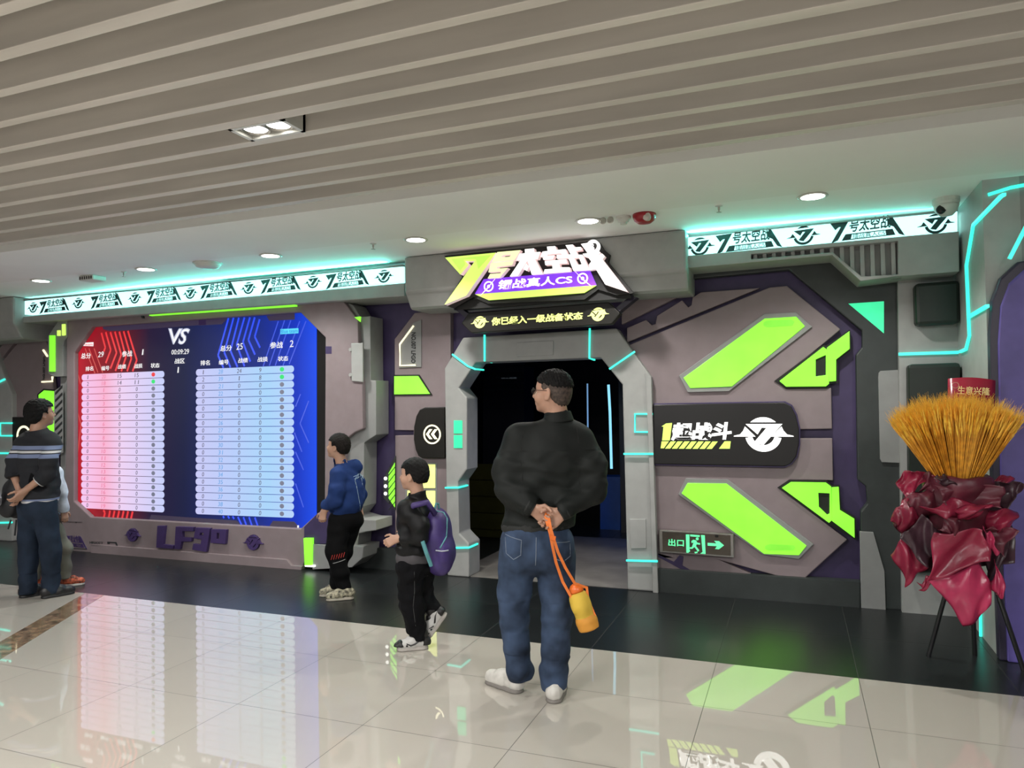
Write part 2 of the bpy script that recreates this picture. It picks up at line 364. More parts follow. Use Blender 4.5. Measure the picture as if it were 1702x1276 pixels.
t = thing('emergency_lamp', 'small twin emergency lamp touching the downlight beside the sign', 'emergency light', (-1.270, 5.290, ZC))
G().box(-1.315, -1.2905, 5.27, 5.320, ZC - .03, ZC).obj('case', PLASTIC, t, bevel=.006)
G().lathe((-1.290, 5.27, ZC - .025), [(.02, .0), (.026, -.02), (.02, -.024)], 14, 'y').obj('lamp_head', CHROME, t)
G().lathe((-1.235, 5.27, ZC - .025), [(.02, .0), (.026, -.02), (.02, -.024)], 14, 'y').obj('lamp_head', CHROME, t)
t = thing('heat_detector', 'small white stepped ceiling detector left of the red alarm', 'heat detector', (-1.150, 5.290, ZC))
G().lathe((-1.145, 5.290, ZC), [(.055, 0), (.055, -.018), (.045, -.022), (.04, -.04), (.028, -.044), (.026, -.058), (0, -.06)], 20).obj('body', PLASTIC, t)
t = thing('fire_alarm', 'red half round fire alarm sounder on the ceiling', 'fire alarm', (-0.990, 5.290, ZC))
G().lathe((-0.990, 5.290, ZC), [(.085, 0), (.085, -.02), (.075, -.045), (.05, -.065), (0, -.07)], 24).obj('sounder', mat('red_plastic', (.32, .012, .02), .35), t, True)
G().lathe((-0.960, 5.230, ZC - .035), [(.03, .02), (.03, -.012), (.02, -.02), (0, -.021)], 16, 'y').obj('strobe_lens', mat('clear_lens', (.6, .55, .5), .1), t, True)
t = thing('dome_camera', 'white dome security camera in the ceiling corner above the right lightbox', 'camera', (1.017, 5.750, ZC))
G().lathe((1.017, 5.750, ZC), [(.085, 0), (.085, -.03), (.078, -.045)], 24).obj('mount', PLASTIC, t)
G().lathe((1.017, 5.750, ZC), [(.078, -.04), (.078, -.06), (.066, -.09), (.04, -.118), (0, -.125)], 24).obj('housing', PLASTIC, t, True)
G().lathe((.977, 5.700, ZC - .085), [(.03, .02), (.03, -.012), (.0, -.022)], 16, 'y').obj('lens', BLACK, t, True)

# ================================================================ lightboxes, fascia, canopies
t = thing('fascia_beam', 'grey beam under the long left lightbox', 'fascia', (-6, 5.98, 2.6))
fl = (5.98,[(-8.6912,2.7666),(-3.3911,2.7813),(-3.3926,2.6562),(-8.6907,2.6939)])
E('beam', (5.98, fl[1]), .42, GREY, t, bevel=.008)
t = thing('fascia_beam', 'grey stepped fascia under the right lightbox with a ribbed recess', 'fascia', (.2, 5.98, 2.5))
fr = (5.98,[(-0.788,2.8103),(-0.2849,2.7724),(0.743,2.7784),(0.7373,2.5329),(0.4939,2.5358),(0.3029,2.7356),(-0.2858,2.7342),(-0.2858,2.7356)])
big = (5.98,[(-0.7888,2.8053),(1.1331,2.811),(1.1273,2.5213),(0.7358,2.5186),(0.4873,2.5019),(0.2982,2.7127),(-0.7842,2.7045)])
E('beam', big, .42, GREY, t, holes=[(5.98,[(-0.2849,2.7724),(0.743,2.7784),(0.7373,2.5329),(0.4951,2.5357),(0.3029,2.7356),(-0.2858,2.7342)])[1]], bevel=.006)
G().ext((6.07,[(-0.3146,2.8093),(0.777,2.8065),(0.7689,2.5147),(0.4948,2.5231),(0.2937,2.7288),(-0.3165,2.7275)]), .05).obj('recess_back', GREY2, t)
g = G()
q0 = (5.99,[(-0.2863,2.7375),(0.7442,2.7803)])[1]; lid = (5.99,[(-0.2855,2.7723),(0.7442,2.7791)])[1]; sill = (5.99,[(-0.2863,2.7361),(0.3034,2.7361),(0.4947,2.5361),(0.7385,2.5332)])[1]
for k in range(15):
    x = q0[0][0] + .03 + (q0[1][0] - q0[0][0] - .06) * k / 14.
    zt = q0[0][1] + .0 + .075; f_ = (x - q0[0][0]) / (q0[1][0] - q0[0][0])
    zb = np.interp(x, [p[0] for p in sill], [p[1] for p in sill]); zt = np.interp(x, [p[0] for p in q0], [p[1] for p in lid])
    g.box(x - .014, x + .014, 6.02, 6.07, zb - .01, zt + .01)
g.obj('rib', GREY, t)
def lightbox(label, face, words, embs, side):
    Y = 6.00; xs = [p[0] for p in face[1]]; zs = [p[1] for p in face[1]]
    t = thing('lightbox_sign', label, 'lightbox', ((min(xs) + max(xs)) / 2, Y, min(zs)))
    p = face[1]; fz = [(p[0][0], p[0][1] + .0), (p[1][0], p[1][1]), (p[2][0], p[2][1]), (p[3][0], p[3][1])]
    E('diffuser', (Y, fz), .1, LBX, t)
    E('top_rail', (Y - .015, [fz[3], fz[2], (fz[2][0], ZC - .042), (fz[3][0], ZC - .042)]), .12, GREY2, t)
    for q in words:
        g = G(); wordmark(g, Y - .003, q[1], .003); g.obj('wordmark', TEALINK, t)
    for c, r, sx in embs:
        g = G(); emblem(g, Y - .003, c[1][0], r, .003, sx, tilt=.05, loose=True); g.obj('badge', TEALINK, t)
    return t
LBX = mat('cyan_white_diffuser', (.7, .9, .9), .4, emit=1.6, ecol=(.46, 1, .94), vscale=.9)
def centred(pts, Y, hw, hh):
    return pts
wl = []
for (u, v), w_ in zip((5.997,[(-8.0967,2.8689),(-7.252,2.8731),(-6.3959,2.8755),(-5.634,2.8768),(-4.8329,2.8775),(-4.0348,2.8679)])[1], (.25, .25, .25, .25, .25, .25)):
    wl.append((5.997, [(u - .25, v - .085), (u + .25, v - .075), (u + .22, v + .085), (u - .25, v + .07)]))
el = [((5.997, [c]), .062, 1.05) for c in (5.997,[(-8.4545,2.8702),(-7.7008,2.875),(-6.8203,2.8746),(-6.0208,2.8722),(-5.2374,2.8702),(-4.4367,2.8719),(-3.6223,2.8649)])[1]]
lightbox('long cyan lightbox on the left with six black wordmarks and seven badges', (6.00,[(-8.657,2.7959),(-3.4087,2.8028),(-3.4071,2.9399),(-8.6584,2.9819)]), wl, el, 0)
wr = [(5.997, [(u - .25, v - .09), (u + .25, v - .075), (u + .22, v + .09), (u - .25, v + .075)]) for u, v in (5.997,[(-0.3033,2.8849),(0.5418,2.8937)])[1]]
er = [((5.997, [c]), .073, 1.) for c in (5.997,[(-0.6791,2.8747),(0.1007,2.8877),(0.9925,2.8847)])[1]]
lightbox('short cyan lightbox on the right with two black wordmarks and three badges', (6.00,[(-0.788,2.809),(1.1263,2.8154),(1.131,2.9754),(-0.7847,2.9617)]), wr, er, 1)
# teal LED lines washing the ceiling above the lightboxes
def tealwash(name, label, x0, x1, z, y, e):
    t = thing(name, label, 'led strip', ((x0 + x1) / 2, y, z))
    G().box(x0, x1, y - .004, y + .004, z - .004, z + .004).obj('diode_tape', TEAL, t)
    l = bpy.data.lights.new('glow', 'AREA'); l.shape = 'RECTANGLE'; l.size = x1 - x0; l.size_y = .02; l.energy = e; l.color = (.1, 1, .78)
    o = bpy.data.objects.new('glow', l); COL.objects.link(o); o.parent = t; o.location = (0, -.02, .006); o.rotation_euler = (math.radians(-132), 0, 0)
tealwash('led_strip', 'thin teal LED strip above the long left lightbox', -8.7, -3.6, 2.962, 6.03, TWE * 2.5)
tealwash('led_strip', 'thin teal LED strip above the short right lightbox', -.85, 1.12, 2.962, 6.03, TWE)

def canopy(name, label, x0, x1, zt, zm, zb, yf):
    t = thing(name, label, 'canopy', ((x0 + x1) / 2, yf, zb))
    prof = [(yf, zt), (yf, zm), (yf + .03, zm - .03), (yf + .1, zb + .02), (yf + .13, zb), (6.39, zb), (6.39, zt)]
    E('casing', (x0, prof), x1 - x0, GREY, t, axis='x', bevel=.02)
    return t
ca = (5.86,[(-3.3239,2.9669),(-3.3275,2.6722),(-3.2391,2.5185),(-0.7702,2.976),(-0.7703,2.6449),(-0.889,2.4992)])[1]
CAN = canopy('sign_canopy', 'grey boxed canopy above the doorway carrying the lit shop sign', ca[0][0], ca[3][0], ZC - .004, ca[1][1], 2.52, 5.86)
cl = (5.86,[(-8.6023,2.9593),(-8.8311,2.6756),(-8.8296,2.5126)])[1]
canopy('sign_canopy', 'grey boxed canopy cut by the left picture edge', -9.9, cl[0][0], ZC - .004, cl[1][1], 2.5, 5.86)

# ================================================================ shop sign
t = thing('shop_sign', 'large lit shop sign in lime, white and violet on the grey canopy', 'sign', (-2.2, 5.84, 2.5))
E('backing', (5.81,[(-2.8852,2.9593),(-2.4594,2.9634),(-1.918,2.9561),(-1.5568,2.9605),(-1.4633,2.9484),(-1.4288,2.8873),(-1.3774,2.837),(-1.3939,2.7778),(-1.1868,2.5058),(-1.3229,2.4973),(-1.4786,2.5568),(-1.5972,2.4812),(-2.4665,2.5026),(-2.6061,2.5701),(-2.7953,2.4846),(-2.8913,2.5137),(-2.7103,2.7571)]), .05, BLACKM, t)
def letters(name, polys, m, side, parent, d=.07, holes={}):
    g = G()
    for i, P in enumerate(polys): g.ext(P, d, holes.get(i, ()), ms=1)
    return g.obj(name, [m, side], parent)
sv = letters('numeral_seven', [(5.74,[(-2.8429,2.9281),(-2.3562,2.9275),(-2.6424,2.5779),(-2.8547,2.5111),(-2.5561,2.8716),(-2.6469,2.8795),(-2.615,2.8445),(-2.6958,2.7649)])], LIMEY, LITP, t)
E('seven_inlay', (5.738,[(-2.7791,2.9096),(-2.3985,2.9107),(-2.5213,2.7988),(-2.5433,2.8862),(-2.6605,2.8938),(-2.6434,2.8519),(-2.6973,2.7971)]), -.003, mat('lime_inlay', (.4, .6, .1), .3, emit=.95, ecol=(.5, .9, .1)), sv)
letters('sign_character', [(5.75,[(-2.346,2.9338),(-2.1347,2.9313),(-2.1919,2.8498),(-2.3987,2.8518)]), (5.75,[(-2.4074,2.8446),(-2.1976,2.8424),(-2.2122,2.8095),(-2.3479,2.8077),(-2.3625,2.7904),(-2.2519,2.7891),(-2.3295,2.7109),(-2.4411,2.7132),(-2.4175,2.7497),(-2.3204,2.7483),(-2.3116,2.765),(-2.4345,2.767)])], mat('lemon_lit_acrylic', (.6, .6, .3), .3, emit=1.05, ecol=(.88, .97, .5)), LITP, t, holes={0: [(5.75,[(-2.2953,2.9038),(-2.2135,2.9027),(-2.2335,2.8835),(-2.3183,2.8846)])[1]]})
letters('sign_character', [(5.75,[(-2.0958,2.9355),(-2.0131,2.9347),(-2.0082,2.9014),(-1.9563,2.8993),(-1.9791,2.8417),(-2.1724,2.8455),(-2.1436,2.9006),(-2.0936,2.9014)]), (5.75,[(-2.1333,2.8473),(-2.0669,2.8467),(-2.1634,2.7136),(-2.2362,2.7141)]), (5.75,[(-2.0779,2.8477),(-2.0064,2.8441),(-1.9378,2.7113),(-2.0361,2.7139)]), (5.75,[(-2.084,2.8117),(-2.0597,2.7835),(-2.0796,2.7487),(-2.1125,2.7671)])], LITW, LITP, t)
letters('sign_character', [(5.75,[(-1.8984,2.938),(-1.8257,2.9363),(-1.8129,2.9016),(-1.7356,2.9022),(-1.7178,2.8571),(-1.763,2.856),(-1.776,2.8726),(-1.8914,2.8727),(-1.8998,2.8554),(-1.9568,2.8579),(-1.937,2.9001),(-1.8909,2.9011)]), (5.75,[(-1.9352,2.8482),(-1.8917,2.8598),(-1.8324,2.8581),(-1.8464,2.8275),(-1.9301,2.8296)]), (5.75,[(-1.8136,2.8606),(-1.7311,2.8557),(-1.7157,2.8262),(-1.8115,2.8295)]), (5.75,[(-1.9194,2.8183),(-1.7318,2.8174),(-1.7218,2.7833),(-1.7909,2.7867),(-1.7861,2.7555),(-1.7039,2.7486),(-1.6967,2.7123),(-1.9321,2.7134),(-1.9207,2.7486),(-1.8505,2.748),(-1.8552,2.7844),(-1.9146,2.7843)])], LITW, LITP, t)
letters('sign_character', [(5.75,[(-1.735,2.9354),(-1.6715,2.9345),(-1.6588,2.9104),(-1.6038,2.9078),(-1.5965,2.8817),(-1.6489,2.8804),(-1.6311,2.8467),(-1.592,2.8432),(-1.5321,2.7116),(-1.6703,2.7153),(-1.7232,2.855),(-1.6915,2.8547)]), (5.75,[(-1.6034,2.9331),(-1.5408,2.9373),(-1.4253,2.7906),(-1.2241,2.5106),(-1.4038,2.5834),(-1.4805,2.7149),(-1.5296,2.7114),(-1.5391,2.7551),(-1.5179,2.781),(-1.5431,2.8161),(-1.5741,2.8264),(-1.5892,2.8506),(-1.5476,2.8519)]), (5.75,[(-1.4904,2.8694),(-1.4546,2.8626),(-1.4396,2.8446),(-1.4603,2.8314)]), (5.75,[(-1.4553,2.8259),(-1.4269,2.8384),(-1.4044,2.8138),(-1.4253,2.7881)])], LITW, LITP, t, holes={0: [(5.75,[(-1.6631,2.8216),(-1.6211,2.8204),(-1.5987,2.7627),(-1.6327,2.763)])[1]]})
P = (5.77,[(-1.5079,2.9088)])
c, _h = ring(P[1][0], .035, .055); E('registered_mark', (5.77, c), .04, LITW, t, _h)
G().text('R', 5.77, [(P[1][0][0] - .016, P[1][0][1] - .02), (P[1][0][0] + .016, P[1][0][1] - .02), (P[1][0][0] + .016, P[1][0][1] + .02), (P[1][0][0] - .016, P[1][0][1] + .02)], .004, .01).obj('registered_letter', LITW, t)
vb = E('violet_band', (5.79,[(-2.5826,2.5941),(-2.4959,2.7169),(-1.5428,2.7167),(-1.4907,2.5909)]), .03, LITV, t)
E('lime_band', (5.79,[(-2.5797,2.5901),(-1.4908,2.5889),(-1.5959,2.5351),(-2.4552,2.5316)]), .03, LIMEY, t)
g = G().text('镭战真人CS', 5.788, (5.788,[(-2.3695,2.6151),(-1.6912,2.6184),(-1.6936,2.6903),(-2.3453,2.6969)])[1], .006, .017)
g.obj('band_lettering', LITW, vb)
for P, s_ in (((5.788,[(-2.4496,2.6503)]), 1), ((5.788,[(-1.6046,2.6541)]), -1)):
    c = P[1][0]; g = G(); o_, h_ = ring(c, .034, .046); g.ext((5.788, o_), .004, h_)
    o2, h2 = ring(c, .0, .014); g.ext((5.788, o2), .004)
    g.ext((5.786, [(c[0] - s_ * .085, c[1] - .08), (c[0] - s_ * .02, c[1] - .03), (c[0] + s_ * .085, c[1] + .085), (c[0] + s_ * .03, c[1] + .03)]), .004)
    g.obj('target_mark', LITW, vb)
E('lower_frame', (5.84,[(-2.8642,2.5041),(-2.6376,2.5551),(-1.4088,2.5485),(-1.2262,2.5053),(-1.2118,2.4697),(-2.7646,2.4731)]), .02, BLACKM, t)

t = thing('slogan_sign', 'dark six sided slogan sign with yellow characters hung under the shop sign', 'sign', (-2.2, 5.91, 2.3))
BN = mat('dark_bronze_panel', (.012, .011, .009), .4, spec=.3)
E('panel', (5.91,[(-2.7734,2.36),(-2.6987,2.4493),(-1.4173,2.461),(-1.319,2.3616),(-1.3957,2.2754),(-2.677,2.2658)]), .08, BN, t, bevel=.008)
G().text('你已经入一级战备状态', 5.908, (5.908,[(-2.4784,2.3197),(-1.6425,2.3281),(-1.6378,2.3932),(-2.4725,2.3932)])[1], .006, .028).obj('slogan_lettering', YELLOW, t)
for P, r in (((5.908,[(-2.5897,2.3584)]), 62 / 6.0786 / 190.), ((5.908,[(-1.5091,2.3645)]), 66 / 6.0786 / 190.)):
    c = P[1][0]; g = G(); emblem(g, 5.908, c, r, .004, 1, tilt=.05); g.obj('badge', YELLOW, t)
for P in ((5.93,[(-2.8713,2.5156),(-2.8158,2.5237),(-2.6805,2.4206),(-2.7262,2.3984)]), (5.93,[(-1.2377,2.5033),(-1.1845,2.489),(-1.3327,2.3795),(-1.3631,2.412)]), (5.93,[(-2.8621,2.51),(-1.2296,2.5256),(-1.23,2.5073),(-2.8533,2.4843)])):
    G().ext(P, .1).obj('strut', mat('purple_black_metal', (.018, .013, .03), .4), t)

# ================================================================ entrance portal
t = thing('entrance_portal', 'pale grey angular doorway frame with teal light lines around the dark entrance', 'doorway frame', (-2.25, 6.27, 0))
PF = (6.27,[(-3.1233,-0.0054),(-3.1261,1.9791),(-2.9265,2.2665),(-1.4385,2.2771),(-1.1428,1.843),(-1.1222,-0.0119),(-1.3842,-0.0102),(-1.3962,1.7799),(-1.586,2.0248),(-2.7989,2.0259),(-2.9767,1.7877),(-2.8939,1.6931),(-2.9038,1.0154),(-2.9963,0.8965),(-2.9918,0.4084),(-2.8915,0.3157),(-2.8961,-0.0016)])
pts = PF[1]; pts = [(x, max(z, 0) if z > .05 else 0) for x, z in pts]
E('frame', (6.27, pts), .26, GREY, t, bevel=.012)
E('raised_plate', (6.26,[(-2.3751,2.1909),(-2.0214,2.1945),(-2.0237,2.0646),(-2.3772,2.0605)]), .012, GREY, t, bevel=.003)
E('raised_plate', (6.26,[(-1.3544,0.6121),(-1.213,0.6181),(-1.2145,0.3677),(-1.3463,0.3565)]), .012, GREY, t, bevel=.003)
E('edge_rib', (6.245,[(-1.1936,1.8736),(-1.1383,1.8383),(-1.1306,0.8729),(-1.1176,-0.0018),(-1.1618,-0.0016),(-1.1677,0.8719),(-1.1853,1.8209)]), .03, GREY, t, bevel=.004)
def sp(P, back=None):
    p = [(x, P[0], z) for x, z in P[1]]
    if back: p.append((p[-1][0], p[-1][1] + back, p[-1][2]))
    return p
for P, b in (((6.262,[(-3.0371,2.1109),(-2.8746,1.9911),(-2.8007,1.9619)]), .2), ((6.262,[(-2.6977,2.2815),(-2.7014,2.0363)]), None), ((6.262,[(-1.6778,2.289),(-1.6868,2.0224)]), None), ((6.262,[(-1.5077,1.92),(-1.2779,2.0655)]), None),
             ((6.262,[(-1.135,1.5213),(-1.289,1.5229),(-1.2921,1.3669),(-1.1382,1.3667)]), None), ((6.24,[(-1.3901,1.1778),(-1.1326,1.1804)]), None), ((6.24,[(-1.3856,0.2593),(-1.1148,0.2689)]), None),
             ((6.262,[(-3.1308,0.8363),(-2.9864,0.8421)]), .2), ((6.262,[(-3.0996,0.2647),(-2.8883,0.2807)]), .2)):
    p = sp(P, b)
    if P[1][0][1] > 2.2 and len(P[1]) == 2 and abs(P[1][0][0] - P[1][1][0]) < .1: p.append((p[-1][0], p[-1][1] + .18, p[-1][2] - .005))
    strip('light_line', p, .0085, t)
E('lit_tile', (6.262,[(-3.0299,1.4782),(-2.9432,1.4776),(-2.945,1.3542),(-3.0316,1.3542)]), .01, TEALG, t); E('lit_tile', (6.262,[(-3.0319,1.3377),(-2.9452,1.3377),(-2.947,1.2165),(-3.0336,1.2159)]), .01, TEALG, t)

# ---------------------------------------------------------------- dark room behind the doorway
BL = mat('blue_led_tube', (.1, .2, .5), .3, emit=1.1, ecol=(.3, .78, 1))
t = thing('led_tube', 'bright pale blue light tube standing in the dark room, right of the man', 'light tube', (-1.37, 8.6, 0))
g = G().tube([(x, 8.6, z) for x, z in (8.6,[(-2.085,1.8472),(-2.0727,1.5195),(-2.0674,0.8357)])[1]], .016, 8); g.obj('tube', BL, t); G().box(-1.4, -1.32, 8.62, 8.66, 0, 2.3).obj('mount_post', NIGHT, t)
l = bpy.data.lights.new('glow', 'POINT'); l.energy = 10; l.color = (.05, .2, 1); l.shadow_soft_size = .2; lo = bpy.data.objects.new('glow', l); COL.objects.link(lo); lo.parent = t; lo.location = (0.15, -.3, 1.0)
t = thing('led_tube', 'thin dim blue light line in the dark room beside the man', 'light tube', (-2, 9, 0))
G().tube([(x, 9, z) for x, z in (9.0,[(-2.4562,1.8789),(-2.459,1.5739),(-2.4619,1.2695)])[1]], .010, 8).obj('tube', mat('dim_blue_led', (.1, .2, .5), .3, emit=.5, ecol=(.3, .6, 1)), t); G().box(-2.06, -1.94, 9.02, 9.06, 0, 2.6).obj('mount_post', NIGHT, t)
CABW = mat('dark_blue_panel', (.016, .018, .026), .4)
t = thing('room_cabinet', 'dark slatted cabinet with faint lettering inside the doorway', 'cabinet', (-3, 9.4, 0))
E('body', (9.4,[(-4.0796,2.1741),(-3.4596,2.1531),(-3.4997,-0.2615),(-4.117,-0.2945)]), .4, CABW, t)
g = G()
for k in range(9):
    z0 = 1.75 + k * .085; g.box(-4.05, -3.45, 9.38, 9.4, z0, z0 + .04)
g.obj('slat', CABW, t)
G().text('战士通道', 9.39, (9.39,[(-3.7976,1.9882),(-3.5708,1.982),(-3.5699,2.0361),(-3.7967,2.0428)])[1], .004, .01).obj('faint_lettering', mat('faint_lit_letter', (.1, .1, .1), .5, emit=.06, ecol=(.5, .6, .7)), t)
t = thing('room_panel', 'dark olive low wall panels inside the doorway left of the man', 'panel', (-3.2, 8.2, 0))
OL = mat('dark_olive_panel', (.05, .05, .008), .5)
pl = (8.2,[(-3.8114,0.8991),(-3.2053,0.9081),(-3.2196,0.0206),(-3.8246,-0.0105)])[1]
g = G()
for k in range(5):
    z1 = pl[0][1] - k * .2; g.box(pl[0][0], pl[1][0], 8.2, 8.3, max(z1 - .19, .01), z1)
g.obj('board', OL, t)
t = thing('room_glow_panel', 'panel with blue glow painted in at the right of the dark room', 'glow panel', (-1.1, 9.2, 0))
E('block', (9.2,[(-2.3626,0.6727),(-2.1004,0.6783),(-2.1147,-0.0413),(-2.3765,-0.0542)]), .3, mat('painted_blue_glow', (.01, .05, .22), .3, emit=.03, ecol=(.0, .08, .5)), t)  # blue glow on the panel put into its colour and a faint emission

# ================================================================ scoreboard wall on the left
t = thing('scoreboard_surround', 'mauve grey angular housing framing the large scoreboard screen', 'screen housing', (-6.2, 6.1, 0))
E('face', (6.08,[(-8.0003,2.7237),(-4.1542,2.6928),(-3.9728,2.4686),(-3.9673,2.2457),(-3.9273,1.856),(-3.9242,1.4078),(-4.0229,1.3704),(-4.1227,1.3037),(-4.1453,0.8702),(-4.3868,0.5839),(-4.6137,0.3873),(-4.6271,0.0769),(-4.6607,-0.0044),(-7.5948,-0.0197),(-8.1112,-0.0503),(-8.0764,0.5213),(-8.0278,0.5893),(-7.9944,1.4663)]), .06, PINK, t, holes=[(6.08,[(-7.5849,2.5994),(-4.6574,2.5928),(-4.3527,2.3199),(-4.3783,0.6358),(-4.6686,0.4028),(-7.5961,0.4004),(-7.8712,0.5733),(-7.871,2.3106)])[1]], bevel=.01)
E('side_body', (6.14,[(-8.1823,2.5366),(-8.1447,2.6842),(-4.1864,2.6961),(-4.0622,2.6336),(-3.982,2.5115),(-3.8676,2.5137),(-3.8692,1.8808),(-3.8076,1.8792),(-3.8134,1.3463),(-3.9507,1.2685),(-3.9649,0.6478),(-4.0438,0.5562),(-3.8226,0.5103),(-3.8236,0.416),(-4.0196,0.3801),(-4.0481,0.1353),(-4.2064,0.0476),(-7.9809,-0.0001),(-8.1701,0.1228)]), .24, GREY2, t, holes=[(6.14,[(-7.6967,2.6325),(-4.6751,2.624),(-4.3684,2.337),(-4.3946,0.6045),(-4.687,0.3693),(-7.7075,0.3607),(-7.9862,0.5485),(-7.9865,2.3325)])[1]], bevel=.006)
E('lower_plinth', (6.05,[(-7.5576,0.0966),(-4.8195,0.0913),(-4.7643,0.0358),(-4.632,0.0354),(-4.6433,-0.0035),(-7.5573,-0.0117)]), .06, PINK, t, bevel=.004)
E('bracket_clip', (6.06,[(-4.039,2.2476),(-3.9044,2.2459),(-3.9084,1.862),(-4.0349,1.8742)]), .02, GREY, t, bevel=.005)
g = G()
for y_ in (268, 380):
    pass
for P in ((6.062,[(-4.0488,2.1859),(-4.0513,1.9369)]))[1:]:
    for x, z in P: g.lathe((x, 6.06, z), [(.018, 0), (.018, .02)], 12, 'y')
g.obj('clip_pin', GREY, t)
E('purple_notch', (6.078,[(-4.3511,2.2314),(-4.2787,2.2282),(-4.2793,2.1538),(-4.3518,2.1567)]), .01, PURPLE, t)
E('purple_infill', (6.07,[(-4.6157,0.4259),(-4.3512,0.6545),(-4.2184,0.6592),(-4.2616,0.2802),(-4.6171,0.2542)]), .02, PURPLE, t)
E('shelf', (6.02,[(-3.9652,0.5333),(-3.7478,0.5382),(-3.7488,0.4437),(-3.9665,0.4072)]), .3, GREY, t, bevel=.004)
E('lower_block', (6.06,[(-4.5114,0.2618),(-3.9174,0.268),(-3.9312,0.1585),(-4.0477,0.0638),(-4.5135,0.0108)]), .3, GREY2, t, bevel=.006)
E('lit_corner', (6.076,[(-4.008,2.5038),(-3.9353,2.5062),(-3.941,2.4532)]), .01, LIME, t)
p = on((6.05,[(-6.6428,2.6874),(-4.681,2.6691)])); G().tube(p, .024, 4, sq=1.15).obj('lime_light_bar', LIME, t)
E('bar_clip', (6.06,[(-6.8158,2.7168),(-6.7819,2.7223),(-6.7615,2.6499),(-6.7886,2.6515)]), .02, DARK, t)
E('lit_post', (6.04,[(-4.602,0.3189),(-4.4988,0.3242),(-4.5065,0.0423),(-4.5905,0.0413)]), .03, LIME, t); E('post_foot', (6.035,[(-4.5866,0.0516),(-4.473,0.0589),(-4.4731,0.0411),(-4.5813,0.0385)]), .04, LITW, t)
for P in ((6.05,[(-4.077,0.353),(-4.0485,0.3544),(-4.0491,0.3019),(-4.0776,0.2872)]), (6.05,[(-4.0856,0.2649),(-4.0494,0.2712),(-4.0499,0.2187),(-4.0862,0.2035)])): E('lit_square', P, .01, LIMEY, t)
E('grey_corner_strip', (6.07,[(-8.1341,2.6942),(-7.9764,2.7122),(-7.9754,2.4978),(-8.0254,2.4555),(-8.044,2.3937),(-8.0423,2.0363),(-8.2134,2.0412),(-8.2904,2.0795),(-8.2994,2.5225)]), .06, GREY2, t, bevel=.004)
E('lit_post', (6.05,[(-8.2503,2.5319),(-8.1699,2.528),(-8.1675,2.0974),(-8.2479,2.0999)]), .03, LIME, t)
for P in ((6.05,[(-8.1194,2.5837),(-8.0814,2.5836),(-8.0811,2.5191),(-8.1191,2.5192)]), (6.05,[(-8.0402,2.6529),(-7.9999,2.6534),(-7.9956,2.522),(-8.037,2.5187)])): E('lit_post', P, .02, LIMEY, t)
g = G()
for k in range(9):
    P = (6.062,[(-8.1637,1.85),(-8.0482,1.9328),(-8.0481,1.9044),(-8.1635,1.8214)])[1]
    dz = k * -.085; g.ext((6.062, [(x, z + dz) for x, z in P]), .01)
g.obj('hatch_vent', INK, t)
E('hatch_back', (6.068,[(-8.1871,1.8648),(-8.0462,1.9329),(-8.0423,1.1389),(-8.1829,1.0949)]), .01, GREY2, t)
g = G()
wordmark(g, 6.076, (6.076,[(-8.0066,0.0373),(-7.6493,0.0292),(-7.7283,0.1792),(-7.9938,0.1753)])[1], .004); g.obj('purple_wordmark', PURINK, t)
G().ext((6.076,[(-8.0065,0.025),(-7.6559,0.0335),(-7.6493,0.0264),(-8.0065,0.0174)]), .004).ext((6.076,[(-8.008,0.3321),(-7.7355,0.3383),(-7.7355,0.3345),(-7.8146,0.333),(-7.8278,0.3249),(-7.8503,0.3314),(-8.0079,0.3283)]), .004).obj('etched_line', INK, t)
G().text('HELIOTT', 6.046, (6.076,[(-7.5652,0.1037),(-7.36,0.1074),(-7.3601,0.1351),(-7.5653,0.1316)])[1], .004, .01).obj('small_lettering', INK, t)
G().ext((6.076,[(-7.3309,0.133),(-7.1898,0.135),(-7.1622,0.0844),(-7.1772,0.0717),(-7.3092,0.0716),(-7.3156,0.0896),(-7.3004,0.0904),(-7.2979,0.0796),(-7.1872,0.0802),(-7.2023,0.1215),(-7.2929,0.1221),(-7.2954,0.1073),(-7.3283,0.1073)]), .004).obj('small_bracket_mark', INK, t)
for P, r in (((6.06,[(-6.93,0.2312)]), 100 / 7.4 / 187), ((6.06,[(-5.25,0.2377)]), 84 / 5.673 / 190)):
    g = G(); c = P[1][0]; o_, h_ = ring(c, 0, r * 1.03); g.ext((6.066, o_), .02); g.obj('badge_disc', mat('purple_disc', (.035, .02, .075), .5), t)
    g = G(); emblem(g, 6.055, c, r, .025, 1.); g.obj('raised_badge', PURINK, t)
g = G().ext((6.045,[(-6.5409,0.3525),(-6.4352,0.3573),(-6.4623,0.1556),(-6.3134,0.1506),(-6.3192,0.1152),(-6.5587,0.1149)]), .035).ext((6.045,[(-6.2785,0.3557),(-6.0279,0.3611),(-6.0393,0.3173),(-6.1868,0.3128),(-6.1869,0.2448),(-6.0563,0.2471),(-6.0621,0.2078),(-6.1984,0.2006),(-6.2214,0.1164),(-6.2961,0.1165)]), .035)
g.ext((6.045,[(-6.0006,0.358),(-5.8025,0.36),(-5.8555,0.1091),(-6.0482,0.122),(-6.0324,0.1854),(-5.9326,0.1813),(-5.92,0.2395),(-6.026,0.2436)]), .035, [(6.045,[(-5.9385,0.3105),(-5.8889,0.3105),(-5.8951,0.2791),(-5.9448,0.279)])[1]])
g.ext((6.045,[(-5.7841,0.3514),(-5.5838,0.3561),(-5.5995,0.2066),(-5.7968,0.2078)]), .035, [(6.045,[(-5.711,0.3168),(-5.6745,0.3162),(-5.6808,0.2519),(-5.7173,0.2524)])[1]])
g.obj('raised_lettering', PURINK, t)

